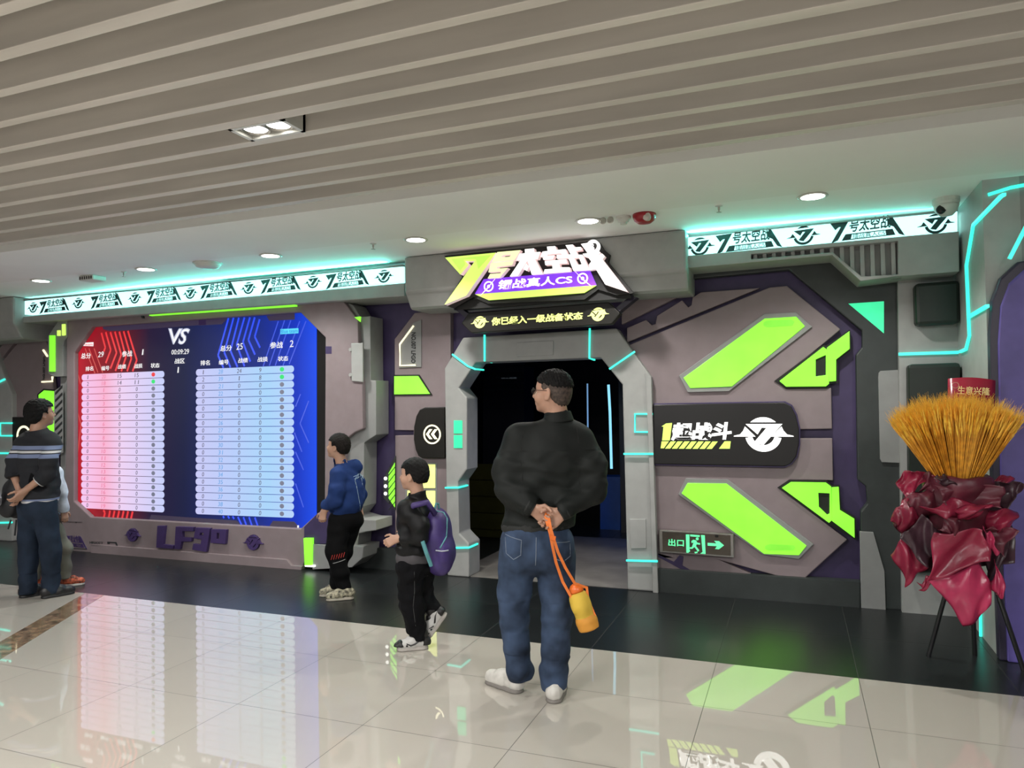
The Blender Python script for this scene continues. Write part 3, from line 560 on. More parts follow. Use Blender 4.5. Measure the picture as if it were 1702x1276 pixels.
# ---------------------------------------------------------------- the screen
t = thing('scoreboard_screen', 'large red and blue lit scoreboard with two columns of white score bars', 'screen', (-6.2, 6.16, .5))
E('casing', (6.15,[(-7.7278,2.6619),(-4.6685,2.6435),(-4.3401,2.3479),(-4.3694,0.5973),(-4.6865,0.3448),(-7.7383,0.3263),(-8.0179,0.5274),(-8.026,2.3537)]), .12, BLACK, t)
DP = (6.142,[(-8.0362,2.7324),(-4.5039,2.6553),(-4.5233,0.3541),(-8.0252,0.2884)])
xs_ = [p[0] for p in DP[1]]; base_x = -6.2
def hx(f): return f
SCR = axis_ramp('screen_picture', 0, min(xs_) + 6.2, max(xs_) + 6.2, [(0, (.62, .012, .03)), (.1, (.33, .005, .015)), (.26, (.1, .004, .012)), (.36, (.016, .006, .035)), (.5, (.006, .009, .05)), (.62, (.006, .014, .11)), (.8, (.004, .02, .23)), (.93, (.0, .03, .52)), (1, (.003, .07, .85))], emit=1.0)
scr = t; t = E('display', (6.142, DP[1]), .008, SCR, scr)                 # the picture's pieces belong to the display
def em(name, c, e=1.0): return mat(name, (.05, .05, .05), .4, emit=e, ecol=c, var=0)
UI = em('screen_dark_purple', (.028, .016, .05)); RED = em('screen_red', (.85, .02, .03)); BLU = em('screen_blue', (.015, .07, .95)); SW = em('screen_white', (1, 1, 1)); DIG = em('screen_digit_grey', (.09, .08, .13)); RDG = em('screen_digit_red', (.8, .2, .35)); BDG = em('screen_digit_blue', (.1, .35, .75)); GRN = em('screen_green', (.0, .78, .16)); GRY = em('screen_grey', (.17, .18, .26)); PNK = em('screen_red_tag', (1, .25, .4)); CY = em('screen_cyan', (.1, .75, 1))
for P in ((6.139,[(-7.4863,2.6035),(-5.9406,2.6139),(-5.9408,2.5418),(-7.2278,2.5402),(-7.387,2.5484),(-7.4738,2.571)]), (6.139,[(-6.0447,2.6157),(-5.6255,2.6124),(-5.7211,2.534),(-6.0449,2.5389)]), (6.139,[(-5.1312,2.5916),(-4.77,2.6024),(-4.7706,2.5301),(-5.0913,2.5362)]), (6.139,[(-6.7328,0.4519),(-6.0757,0.4448),(-5.5298,0.4396),(-5.4527,0.3705),(-6.7631,0.3891)]), (6.139,[(-5.1147,0.3862),(-5.0601,0.4564),(-4.7934,0.4603),(-4.7152,0.3939),(-4.7153,0.3778)])): E('dark_frame_band', P, .003, UI, t)
def lines(segs, w, P0, m, name):
    g = G()
    for s_ in segs:
        for a, b in zip(s_[:-1], s_[1:]):
            d = np.array([b[0] - a[0], b[1] - a[1]]); d /= np.linalg.norm(d); n_ = np.array([-d[1], d[0]]) * w
            a_, b_ = np.array(a), np.array(b); g.ext((P0, [tuple(a_ - n_), tuple(b_ - n_), tuple(b_ + n_), tuple(a_ + n_)]), .002)
    g.obj(name, m, t)
segs = [(6.14,[(-7.506,2.5319),(-7.4435,2.3565),(-7.4681,2.3123)])[1], (6.14,[(-7.4377,2.5375),(-7.357,2.3257),(-7.4368,2.1753)])[1], (6.14,[(-7.3636,2.5337),(-7.2651,2.2904),(-7.3627,2.1096)])[1], (6.14,[(-7.2924,2.5346),(-7.1921,2.2651),(-7.283,2.0801)])[1], (6.14,[(-7.2228,2.531),(-7.1196,2.2354),(-7.1918,2.0727)])[1], (6.14,[(-7.1561,2.5321),(-7.0356,2.2144),(-7.1014,2.0699)])[1], (6.14,[(-7.0898,2.5332),(-6.9522,2.1936),(-7.0175,2.0673)])[1]]
lines(segs, .012, 6.14, RED, 'red_chevron')
lines([(6.14,[(-7.4706,0.4755),(-7.4448,0.4485),(-7.464,0.387)])[1]] + [(6.14,[(-7.3654,0.4748),(-7.3844,0.3903)])[1], (6.14,[(-7.294,0.4757),(-7.3168,0.3931)])[1], (6.14,[(-7.2219,0.4775),(-7.247,0.3914)])[1], (6.14,[(-7.1527,0.4783),(-7.1777,0.3915)])[1], (6.14,[(-7.0839,0.4782),(-7.1087,0.3925)])[1], (6.14,[(-7.0155,0.4771),(-7.0402,0.3936)])[1]], .013, 6.14, RED, 'red_chevron_foot')
lines([(6.14,[(-7.6245,2.3552),(-7.4862,2.0683)])[1], (6.14,[(-7.7065,2.3587),(-7.5609,2.0706)])[1], (6.14,[(-7.7701,2.3614),(-7.611,2.0631)])[1], (6.14,[(-7.916,1.678),(-7.8332,1.4638),(-7.884,1.1443)])[1], (6.14,[(-7.9028,2.1063),(-7.8424,1.944)])[1]], .006, 6.14, em('screen_dull_red', (.6, .06, .05)), 'thin_red_line')
bs = [(6.14,[(-5.6318,2.5961),(-5.7766,2.2006),(-5.7027,2.0638)])[1], (6.14,[(-5.5634,2.5964),(-5.6914,2.2308),(-5.6077,2.0649)])[1], (6.14,[(-5.4924,2.5922),(-5.6069,2.244),(-5.5136,2.0659)])[1], (6.14,[(-5.4177,2.5904),(-5.5229,2.307),(-5.4203,2.071)])[1], (6.14,[(-5.3455,2.5878),(-5.4397,2.3281),(-5.3429,2.1178)])[1], (6.14,[(-5.2821,2.5841),(-5.3673,2.3495),(-5.2812,2.1894)])[1], (6.14,[(-5.2181,2.5599),(-5.2832,2.3785),(-5.2147,2.2604)])[1]]
lines(bs, .011, 6.14, BLU, 'blue_chevron')
lines([(6.14,[(-5.7158,0.4799),(-5.7015,0.4579)])[1], (6.14,[(-5.6513,0.4825),(-5.6299,0.4576)])[1], (6.14,[(-5.5871,0.4818),(-5.566,0.4546)])[1], (6.14,[(-5.5164,0.4791),(-5.4675,0.3975)])[1], (6.14,[(-5.4433,0.4798),(-5.3976,0.3818)])[1], (6.14,[(-5.3692,0.4829),(-5.324,0.3785)])[1], (6.14,[(-5.293,0.4827),(-5.2494,0.382)])[1]], .01, 6.14, BLU, 'blue_chevron_foot')
lines([(6.14,[(-4.9776,2.5258),(-5.1755,2.0628)])[1], (6.14,[(-4.8985,2.5294),(-5.0951,2.0682)])[1], (6.14,[(-4.8201,2.525),(-5.0203,2.0656)])[1], (6.14,[(-4.7085,2.5106),(-4.9214,2.0622)])[1], (6.14,[(-4.6315,2.5063),(-4.8429,2.0756)])[1], (6.14,[(-4.7042,1.7615),(-4.7669,1.635)])[1], (6.14,[(-4.6044,1.6904),(-4.7121,1.4609),(-4.6078,1.2651)])[1], (6.14,[(-4.783,1.3685),(-4.6919,1.1725)])[1], (6.14,[(-4.7703,1.1718),(-4.6739,0.9887)])[1], (6.14,[(-4.7728,0.8485),(-4.6768,0.6101)])[1]], .006, 6.14, em('screen_violet_line', (.04, .09, .75)), 'thin_blue_line')
# score bars
def bil(Q, u, v):
    q = [np.array(p) for p in Q]; return tuple(q[0] * (1 - u) * (1 - v) + q[1] * u * (1 - v) + q[2] * u * v + q[3] * (1 - u) * v)
def column(Q, m, nums, numm, cols, rank, sc, dots, nm):
    rowh = 1 / 20.
    wpx = abs(Q[1][0] - Q[0][0]); hpx = abs(Q[3][1] - Q[0][1]) / 20
    for i in range(20):
        dig, num = G(), G(); v0, v1 = 1 - i * rowh, 1 - (i + .93) * rowh; pts = []
        ru = hpx * .42 / wpx
        for k in range(9):
            a = math.pi / 2 + math.pi * k / 8; pts.append(bil(Q, ru + ru * math.cos(a), (v0 + v1) / 2 + (v0 - v1) / 2 * math.sin(a)))
        for k in range(9):
            a = -math.pi / 2 + math.pi * k / 8; pts.append(bil(Q, 1 - ru + ru * math.cos(a), (v0 + v1) / 2 + (v0 - v1) / 2 * math.sin(a)))
        G().ext((6.138, pts), .002).obj('score_bar', m, t)
        a, b = v1 + (v0 - v1) * .2, v1 + (v0 - v1) * .82
        def tx(gg, s_, u):
            hw = (.011 if s_ != '1' else .004) * (1 if len(s_) == 1 else 2.1)
            gg.text(s_, 6.136, [bil(Q, u - hw, a), bil(Q, u + hw, a), bil(Q, u + hw + .004, b), bil(Q, u - hw + .004, b)], .001, 0, 0)
        tx(dig, str(rank[i]), cols[0]); tx(num, str(nums[i]), cols[1]); tx(dig, str(sc[i][0]), cols[2]); tx(dig, str(sc[i][1]), cols[3])
        c = bil(Q, cols[4], (a + b) / 2); o_, _ = ring(c, 0, hpx * .3, 14)
        o_ = [(c[0] + (x - c[0]) * 1.15, z) for x, z in o_]
        G().ext((6.136, o_), .001).obj('status_dot', dots[i], t)
        dig.obj('score_digits', DIG, t); num.obj('player_number', numm, t)
QL = (6.138,[(-7.8269,0.4828),(-6.5397,0.4803),(-6.5382,2.0579),(-7.8217,2.0556)])[1]; QR = (6.138,[(-6.0926,0.4806),(-4.7935,0.4933),(-4.7819,2.0585),(-6.0821,2.0609)])[1]
xl_ = lambda Q: (Q[0][0] + 6.2, Q[1][0] + 6.2)
ML = axis_ramp('screen_bar_left', 0, *xl_(QL), [(0, (.95, .62, .95)), (.3, (1, .48, .68)), (.5, (.9, .68, .95)), (1, (.6, .66, 1))], emit=.95)
MR = axis_ramp('screen_bar_right', 0, *xl_(QR), [(0, (.62, .62, .97)), (.4, (.5, .64, 1)), (.75, (.42, .7, 1)), (1, (.5, .68, 1))], emit=.95)
z0 = (0, 0)
column(QL, ML, [20, 18] + list(range(1, 18)) + [19], RDG, (.08, .28, .475, .68, .875), [1, 2] + [0] * 18, [(15, 15), (14, 11)] + [z0] * 18, [RED, GRN] + [GRY] * 18, 'left')
rn = [n for n in range(21, 41) if n not in (28, 39)]
column(QR, MR, [28, 39] + rn, BDG, (.08, .265, .457, .67, .885), [1, 2] + [0] * 18, [(24, 9), (1, 8)] + [z0] * 18, [GRN, GRN] + [GRY] * 18, 'right')
# headings
Y = 6.136
for s_, q in (('总分', (6.136,[(-7.8322,2.2396),(-7.6695,2.2399),(-7.6697,2.3066),(-7.8248,2.3065)])), ('29', (6.136,[(-7.5565,2.2475),(-7.4693,2.2505),(-7.4596,2.3135),(-7.5442,2.3106)])), ('参战', (6.136,[(-7.1753,2.2374),(-7.0191,2.2385),(-7.0167,2.3068),(-7.1754,2.3044)])), ('1', (6.136,[(-6.8709,2.2477),(-6.8509,2.2496),(-6.8438,2.3128),(-6.8591,2.3116)])), ('00:09:29', (6.136,[(-6.4319,2.2347),(-6.1799,2.2316),(-6.1764,2.2888),(-6.4262,2.2882)])), ('战区', (6.136,[(-6.3834,2.131),(-6.2412,2.1303),(-6.2388,2.1885),(-6.3811,2.1878)])), ('1', (6.136,[(-6.3453,2.0289),(-6.3274,2.0309),(-6.3228,2.0944),(-6.3362,2.0932)])),
              ('排名', (6.136,[(-7.7552,2.092),(-7.6313,2.0954),(-7.6289,2.1472),(-7.7553,2.1451)])), ('编号', (6.136,[(-7.5,2.0912),(-7.3763,2.0918),(-7.3727,2.144),(-7.5001,2.1429)])), ('战绩', (6.136,[(-7.2381,2.1009),(-7.1148,2.1013),(-7.1124,2.1529),(-7.2358,2.1519)])), ('战损', (6.136,[(-6.9832,2.0988),(-6.8626,2.1002),(-6.8614,2.1521),(-6.9833,2.1502)])), ('状态', (6.136,[(-6.7362,2.096),(-6.6067,2.0961),(-6.6055,2.1483),(-6.7362,2.1503)])),
              ('总分', (6.136,[(-5.7429,2.241),(-5.5876,2.2429),(-5.582,2.3052),(-5.7384,2.3037)])), ('25', (6.136,[(-5.5248,2.2486),(-5.4417,2.2518),(-5.4341,2.3193),(-5.5141,2.3146)])), ('参战', (6.136,[(-5.0826,2.2447),(-4.9199,2.2434),(-4.9165,2.3119),(-5.0802,2.3113)])), ('2', (6.136,[(-4.8336,2.2478),(-4.7849,2.2497),(-4.7824,2.3201),(-4.8253,2.3173)])),
              ('排名', (6.136,[(-6.0159,2.0994),(-5.8858,2.0992),(-5.8856,2.154),(-6.0157,2.1546)])), ('编号', (6.136,[(-5.7626,2.0975),(-5.6302,2.0988),(-5.6268,2.1512),(-5.7602,2.1511)])), ('战绩', (6.136,[(-5.4994,2.1083),(-5.3733,2.1088),(-5.37,2.1614),(-5.4971,2.1604)])), ('战损', (6.136,[(-5.2426,2.1099),(-5.1135,2.1093),(-5.1112,2.1621),(-5.2403,2.1613)])), ('状态', (6.136,[(-4.982,2.1086),(-4.8522,2.1079),(-4.8508,2.1601),(-4.9797,2.1594)]))):
    G().text(s_, Y, q[1], .001, .012 if ord(s_[0]) > 200 else 0).obj('heading_text', SW, t)
G().text('VS', 6.134, (6.134,[(-6.4353,2.3473),(-6.2109,2.3373),(-6.1551,2.5145),(-6.4748,2.5314)])[1], .001, .035, .25).obj('versus_glow', em('screen_glow', (.55, .58, .75)), t)
G().text('VS', 6.132, (6.132,[(-6.4162,2.3549),(-6.2144,2.3458),(-6.1697,2.5048),(-6.4557,2.5197)])[1], .001, -.005, .25).obj('versus_text', SW, t)
E('team_tag', (6.138,[(-7.9022,2.3992),(-7.6347,2.3811),(-7.6323,2.4284),(-7.9023,2.427)]), .002, SW, t); G().text('Red team', 6.135, (6.135,[(-7.8957,2.4034),(-7.641,2.3875),(-7.6411,2.4213),(-7.8958,2.4264)])[1], .001, .0).obj('team_tag_text', RED, t)
E('team_tag', (6.138,[(-4.9501,2.388),(-4.7243,2.3872),(-4.7239,2.4392),(-4.9498,2.4414)]), .002, CY, t); G().text('Blue team', 6.135, (6.135,[(-4.9398,2.3953),(-4.7297,2.3952),(-4.7294,2.4328),(-4.9395,2.4357)])[1], .001, .0).obj('team_tag_text', em('screen_deep_blue', (.02, .2, .7)), t)
E('corner_icon', (6.136,[(-4.7521,0.398),(-4.7325,0.399),(-4.7323,0.4258),(-4.7519,0.4249)]), .002, SW, t)

# ================================================================ wall panel left of the doorway
t = thing('wall_panel', 'mauve wall panel between the scoreboard and the doorway with a chamfered top corner', 'wall panel', (-3.5, 6.33, 0))
E('face', (6.33,[(-3.7089,2.2937),(-3.4779,2.5431),(-3.083,2.55),(-3.1151,0.2433),(-3.7255,0.2242),(-3.7125,1.3315),(-3.5031,1.3361),(-3.5026,1.3806),(-3.717,1.3855)]), .07, PINK, t, bevel=.006)
E('kick_base', (6.32,[(-4.2465,0.1923),(-3.1102,0.2411),(-3.1135,0.0079),(-4.2487,-0.0385)]), .08, DARK, t, bevel=.006)
E('name_plate', (6.315,[(-3.6491,2.2491),(-3.4911,2.4435),(-3.3975,2.4718),(-3.4035,2.0042),(-3.6521,2.0013)]), .02, GREY2, t, bevel=.004)
strip('lit_edge', on((6.31,[(-3.4786,2.4132),(-3.6361,2.2369),(-3.636,2.0253),(-3.4633,2.0238)])), .008, t, CREAM)
g = G(); g.text('NO.007 LFGO', 6.313, (6.313,[(-3.5064,2.35),(-3.5127,2.0458),(-3.4647,2.0441),(-3.4559,2.3474)])[1], .003, .02, 0); g.obj('stencil_lettering', INK, t)
E('lit_panel_rim', (6.32,[(-3.7202,1.9359),(-3.4297,1.9296),(-3.2878,1.7244),(-3.7226,1.726)]), .012, BLACKM, t); E('lit_panel', (6.312,[(-3.7053,1.9217),(-3.4381,1.9162),(-3.3107,1.738),(-3.7074,1.7414)]), .015, LIME, t)
t = thing('arrow_sign', 'dark rounded sign with a lit ring and double arrow left of the doorway', 'sign', (-3.4, 6.27, 1.3))
E('panel', (6.27,[(-3.1318,1.6079),(-3.3471,1.6064),(-3.402,1.5851),(-3.4401,1.5238),(-3.4664,1.4181),(-3.4704,1.2968),(-3.4517,1.1977),(-3.4226,1.1364),(-3.3782,1.1128),(-3.1386,1.1157)]), .06, BN, t, bevel=.008)
c = (6.266,[(-3.2672,1.3455)]); r_ = 45 / 2.66 / 180.; o_, h_ = ring(c[1][0], r_ * .84, r_, 36); g = G().ext((6.266, o_), .006, h_); g.obj('lit_ring', CREAM, t)
g = G()
for dx in (0, 22): g.ext((6.266, [(x, z) for x, z in (6.266,[(-3.3335,1.3477),(-3.2935,1.3957),(-3.2641,1.3957),(-3.304,1.3477),(-3.2653,1.2997),(-3.2948,1.2996)])[1]] if dx == 0 else [(x, z) for x, z in (6.266,[(-3.2794,1.3477),(-3.2396,1.3956),(-3.2079,1.3955),(-3.2476,1.3477),(-3.2092,1.2998),(-3.2409,1.2997)])[1]]), .006)
g.obj('double_arrow', CREAM, t)
t = thing('lit_side_module', 'small dark wedge with three round lamps and a striped lime window', 'wall light', (-4, 6.3, .8))
E('body', (6.31,[(-3.8401,0.9106),(-3.7031,1.1306),(-3.7094,0.594),(-3.8423,0.7081)]), .05, DARK, t, bevel=.004)
E('striped_window', (6.305,[(-3.7769,0.9573),(-3.7061,1.0638),(-3.7112,0.6237),(-3.7797,0.7107)]), .01, LIME, t)
g = G()
for k in range(6):
    y_ = 0; P = (6.302,[(-3.7778,0.9419),(-3.7022,1.0261),(-3.7023,1.0149),(-3.778,0.9284)])[1]; dz = -.068 * k; g.ext((6.302, [(x, z + dz) for x, z in P]), .004)
g.obj('stripe', INK, t)
for P in ((6.305,[(-3.8137,0.9049)]), (6.305,[(-3.8146,0.8285)]), (6.305,[(-3.8154,0.7544)])):
    c = P[1][0]; G().lathe((c[0], 6.31, c[1]), [(.018, 0), (.018, -.006), (.012, -.01)], 14, 'y').obj('round_lamp', LITW, t)
t = thing('lit_window_panel', 'pale yellow lit window panes in a grey frame beside the schoolbag boy', 'wall light', (-3.5, 6.3, .7))
E('frame', (6.325,[(-3.5975,1.0638),(-3.2474,1.0687),(-3.2554,0.4738),(-3.6048,0.4582)]), .012, GREY2, t, bevel=.003)
for P in ((6.318,[(-3.3999,1.0495),(-3.2661,1.0515),(-3.2692,0.8237),(-3.4028,0.8201)]), (6.318,[(-3.4032,0.7915),(-3.2696,0.7953),(-3.2735,0.4959),(-3.407,0.4901)]), (6.318,[(-3.574,0.7889),(-3.5183,0.7993),(-3.5222,0.485),(-3.5778,0.4826)])): E('pane', P, .01, YELLOW, t)

# ================================================================ wall panel right of the doorway
t = thing('wall_panel', 'large mauve arrow shaped wall panel right of the doorway', 'wall panel', (-.4, 6.33, 0))
E('face', (6.33,[(-1.4098,2.0856),(-1.4094,2.1046),(-1.2648,2.1576),(-0.1647,2.5534),(-0.0298,2.5567),(0.3617,2.179),(0.1287,1.9844),(-0.1377,1.7806),(-0.0568,1.7127),(0.2809,1.7137),(0.2784,1.3876),(0.0126,1.384),(0.0108,1.3121),(0.2784,1.3127),(0.2756,0.9772),(-0.0546,0.9739),(-0.1383,0.9108),(0.3666,0.5138),(0.0533,0.1944),(-0.1395,0.1872),(-0.6623,0.3028),(-1.1283,0.2742),(-1.2846,0.2646),(-1.2524,1.8384)]), .05, PINK, t, bevel=.006)
E('diagonal_strip', (6.33,[(-1.3603,2.1548),(-1.3578,2.2808),(-1.1854,2.3424),(-1.1395,2.2951),(-1.1066,2.3027),(-1.0911,2.3722),(-0.8746,2.494),(-0.8238,2.4304),(-0.7964,2.4472),(-0.786,2.5111),(-0.7156,2.5523),(-0.2381,2.5543)]), .05, PINK, t, bevel=.004)
E('upper_strip', (6.33,[(-1.4009,2.5292),(-0.8736,2.5403),(-1.4052,2.3143)]), .05, PINK, t, bevel=.004)
E('lower_strip', (6.33,[(-1.1645,0.3268),(-0.9729,0.2851),(-0.9395,0.3135),(-0.9103,0.3054),(-0.9185,0.2291),(-0.8958,0.224),(-0.8447,0.1913),(-1.1341,0.1818),(-1.1675,0.1829)]), .05, PINK, t)
E('lower_strip', (6.328,[(-0.91,0.3091),(-0.669,0.3139),(-0.3368,0.1846),(-0.8445,0.1852),(-0.9184,0.223)]), .05, PINK, t)
E('purple_gash', (6.325,[(-1.1371,0.3127),(-0.9925,0.2551),(-0.9421,0.3144),(-0.911,0.3031),(-0.921,0.23),(-0.8505,0.192),(-0.9413,0.1991),(-1.1342,0.2929)]), .01, PURPLE, t)
E('kick_base', (6.28,[(-1.1557,0.1954),(0.4503,0.1985),(0.4449,-0.0031),(-1.1603,-0.0245)]), .1, DARK, t, bevel=.01)
t = thing('dark_pillar_frame', 'dark green grey angular frame at the right end of the facade', 'wall frame', (.5, 6.3, 0))
E('frame', (6.3,[(-0.9691,2.6638),(-0.0121,2.6828),(0.5137,2.1577),(0.5103,2.0309),(0.4646,1.9693),(0.4501,0.9884),(0.5095,0.9375),(0.5156,0.8123),(0.4665,0.7479),(0.4425,-0.0086),(0.7623,-0.0015),(0.7878,2.571),(0.3865,2.8175),(-0.9656,2.8265)]), .09, DARK, t, bevel=.01)
E('grey_plate', (6.28,[(0.6327,1.8372),(0.7586,1.8413),(0.8054,1.8398),(0.7855,1.1262),(0.6227,1.13),(0.6106,1.1563),(0.6149,1.7905),(0.6194,1.8211)]), .03, GREY2, t, bevel=.006)
E('grey_plate', (6.28,[(0.453,0.5896),(0.5493,0.5882),(0.6182,0.2942),(0.6189,-0.0122),(0.448,-0.017)]), .03, GREY2, t, bevel=.004)
E('lit_triangle', (6.295,[(0.4214,2.3764),(0.6722,2.3786),(0.6654,2.1287)]), .02, TEALG, t)
def limepanel(label, rim, lit, slot, nm='lit_wall_panel'):
    t = thing(nm, label, 'wall light', (rim[1][0][0], 6.3, min(z for x, z in rim[1])))
    E('rim', rim, .035, GREY2, t, bevel=.006); E('lit_face', lit, .02, LIME, t, bevel=.003)
    if slot: E('finger_slot', slot, .004, mat('lime_slot', (.2, .5, .05), .4, emit=.8, ecol=(.17, .78, .03)), t)
limepanel('upper slanted lime lit panel rising to the right on the mauve wall', (6.305,[(-0.9145,1.8466),(-0.2109,2.3353),(0.0322,2.3338),(0.154,2.2093),(-0.502,1.7043),(-0.8432,1.7024)]), (6.295,[(-0.8729,1.8267),(-0.2074,2.2941),(0.0353,2.2954),(0.0978,2.2156),(-0.4788,1.7439),(-0.8187,1.7383)]), (6.292,[(-0.2164,2.2611),(-0.191,2.2773),(-0.0018,2.2732),(0.0201,2.2545),(0.0031,2.2248),(-0.1924,2.2221),(-0.217,2.2367)]))
limepanel('lower slanted lime lit panel falling to the right on the mauve wall', (6.305,[(-0.941,0.8306),(-0.8749,0.9714),(-0.5297,0.9701),(0.1196,0.4668),(0.0066,0.3425),(-0.2689,0.3626)]), (6.295,[(-0.91,0.8441),(-0.8588,0.9319),(-0.5405,0.9352),(0.0654,0.455),(0.0074,0.3768),(-0.2579,0.3717)]), (6.292,[(-0.2479,0.4382),(-0.2145,0.4531),(-0.0309,0.4545),(-0.0193,0.4359),(-0.0359,0.4134),(-0.224,0.4026),(-0.2484,0.4164)]))
def bracket(label, a, b, hole, back):
    t = thing('lit_wall_bracket', label, 'wall light', (a[1][0][0], 6.3, min(z for x, z in a[1])))
    E('rim', back, .03, BLACKM, t); E('lit_face', a, .02, LIME, t, holes=[hole[1]], bevel=.002); E('lit_arm', b, .02, LIME, t, bevel=.002)
bracket('upper open lime lit bracket pointing left with an arm rising right', (6.3,[(-0.1061,1.779),(0.2291,2.0432),(0.2638,2.0137),(0.2648,1.7478),(0.2407,1.7269),(-0.0561,1.7318)]), (6.298,[(0.2564,2.0354),(0.4234,2.1601),(0.4216,2.0198),(0.3206,1.9385),(0.3161,1.7678),(0.2671,1.7648)]), (6.3,[(0.171,1.9442),(0.2471,1.9779),(0.243,1.817),(0.1676,1.8084)]), (6.318,[(-0.1457,1.7805),(0.2301,2.0595),(0.2537,2.0541),(0.4289,2.1744),(0.4323,2.0079),(0.3331,1.9306),(0.3284,1.7509),(0.2713,1.7437),(0.2508,1.7099),(-0.0607,1.7169)]))
bracket('lower open lime lit bracket pointing left with an arm falling right', (6.3,[(-0.109,0.9105),(-0.0385,0.96),(0.2209,0.9619),(0.2593,0.931),(0.2563,0.6657),(0.2362,0.6436)]), (6.298,[(0.263,0.9249),(0.3137,0.9305),(0.3167,0.7488),(0.4189,0.6834),(0.4169,0.5346),(0.2562,0.6618)]), (6.3,[(0.1637,0.8793),(0.2462,0.8775),(0.2421,0.7181),(0.2242,0.7068),(0.1648,0.7684)]), (6.318,[(-0.1421,0.912),(-0.0545,0.9751),(0.2318,0.9752),(0.2643,0.9398),(0.3228,0.9413),(0.3278,0.7613),(0.432,0.6915),(0.4273,0.5149),(0.2424,0.6241)]))
t = thing('battle_sign', 'black rounded sign with lit white characters and a winged round badge right of the doorway', 'sign', (-.7, 6.27, 1.3))
E('panel', (6.27,[(-1.1291,1.6014),(-0.0732,1.6034),(-0.0232,1.5744),(0.0113,1.4983),(0.0327,1.3904),(0.0297,1.2719),(0.0071,1.1706),(-0.0346,1.114),(-0.0859,1.0895),(-1.1351,1.0912)]), .06, BLACK, t, bevel=.006)
E('rim', (6.29,[(-1.1325,1.613),(-0.067,1.6141),(-0.0149,1.585),(0.0216,1.5065),(0.0429,1.3939),(0.0397,1.2644),(0.015,1.1607),(-0.0269,1.1018),(-0.0803,1.0749),(-1.139,1.078)]), .04, PURPLE, t, bevel=.004)
E('numeral_one', (6.266,[(-1.063,1.414),(-1.0234,1.4395),(-0.9725,1.4438),(-0.9951,1.2948),(-1.0602,1.2946),(-1.0465,1.4117)]), .01, LIMEY, t)
G().text('起战斗', 6.266, (6.266,[(-0.9855,1.2919),(-0.4933,1.3008),(-0.4738,1.4483),(-0.9651,1.4437)])[1], .008, .045).obj('lit_characters', LITW, t)
g = G().ext((6.266,[(-1.0641,1.2871),(-1.0027,1.2873),(-1.0467,1.2268),(-1.0744,1.2266)]), .008)
for k in range(7):
    x = 202 + 76 * k; y_ = 0
    A = (6.266,[(-1.1396,1.2868),(-1.0641,1.2871),(-1.1409,1.2246),(-1.0655,1.2251)])[1]; fx = lambda u, v: (A[0][0] + (A[1][0] - A[0][0]) * u / 100., A[0][1] + (A[2][1] - A[0][1]) * v)
    g.ext((6.266, [fx(x, 0), fx(x + 58, 0), fx(x - 8, 1), fx(x - 66, 1)]), .008)
g.ext((6.266,[(-0.5451,1.2889),(-0.4957,1.2891),(-0.5042,1.2277),(-0.5918,1.2271)]), .008)
g.obj('lit_stripes', LIMEY, t)
g = G(); c = (6.266,[(-0.2397,1.3461)]); emblem(g, 6.266, c[1][0], 178 / 6.808 / 185., .008, 1); g.obj('lit_badge', LITW, t)
t = thing('exit_sign', 'steel exit sign with green running figure, arrow and two characters', 'exit sign', (-.9, 6.27, .4))
E('plate', (6.27,[(-1.103,0.5303),(-0.4935,0.5242),(-0.4919,0.3317),(-1.1017,0.342)]), .04, CHROME, t, bevel=.004)
E('panel', (6.268,[(-1.0765,0.5187),(-0.5152,0.5138),(-0.516,0.3447),(-1.0747,0.3539)]), .01, mat('smoked_mirror', (.16, .14, .12), .12, metal=.8), t)
GX = mat('green_exit_light', (.1, .5, .25), .3, emit=1.0, ecol=(.13, .95, .4))
g = G().text('出口', 6.264, (6.264,[(-1.0258,0.4002),(-0.8958,0.4008),(-0.8945,0.4609),(-1.0245,0.4594)])[1], .003, .02); g.obj('exit_characters', GX, t)
g = G().ext((6.264,[(-0.8775,0.5029),(-0.8485,0.5043),(-0.85,0.3774),(-0.8452,0.3646),(-0.8615,0.3507),(-0.8763,0.3511)]), .003).ext((6.264,[(-0.8421,0.5046),(-0.7624,0.5021),(-0.7659,0.4871),(-0.8411,0.4897)]), .003).ext((6.264,[(-0.7528,0.5046),(-0.7224,0.5035),(-0.7196,0.3493),(-0.7626,0.35),(-0.7433,0.3641)]), .003)
g.obj('door_symbol', GX, t)
c = (6.264,[(-0.784,0.4719)]); g = G(); o_, _ = ring(c[1][0], 0, .012, 14); g.ext((6.263, o_), .003)
g.ext((6.263,[(-0.8173,0.4625),(-0.795,0.4585),(-0.7846,0.4396),(-0.7618,0.4356),(-0.7621,0.4246),(-0.7913,0.4263),(-0.7955,0.4098),(-0.7695,0.3757),(-0.7812,0.3653),(-0.809,0.4026),(-0.8254,0.3867),(-0.8478,0.3855),(-0.8475,0.3972),(-0.8302,0.3995),(-0.8146,0.4412),(-0.8307,0.4339),(-0.8336,0.45)]), .003).ext((6.263,[(-0.81,0.3604),(-0.7844,0.3651),(-0.7846,0.3554),(-0.8038,0.3491)]), .003)
g.obj('running_figure', GX, t)
E('arrow', (6.263,[(-0.7003,0.4428),(-0.6282,0.4416),(-0.6465,0.4612),(-0.609,0.4619),(-0.5693,0.4288),(-0.6105,0.3945),(-0.6417,0.3959),(-0.6256,0.4193),(-0.7008,0.4196)]), .003, GX, t)
E('sensor_window', (6.264,[(-0.6392,0.5128),(-0.6142,0.5128),(-0.6134,0.4936),(-0.6396,0.4935)]), .003, BLACK, t)

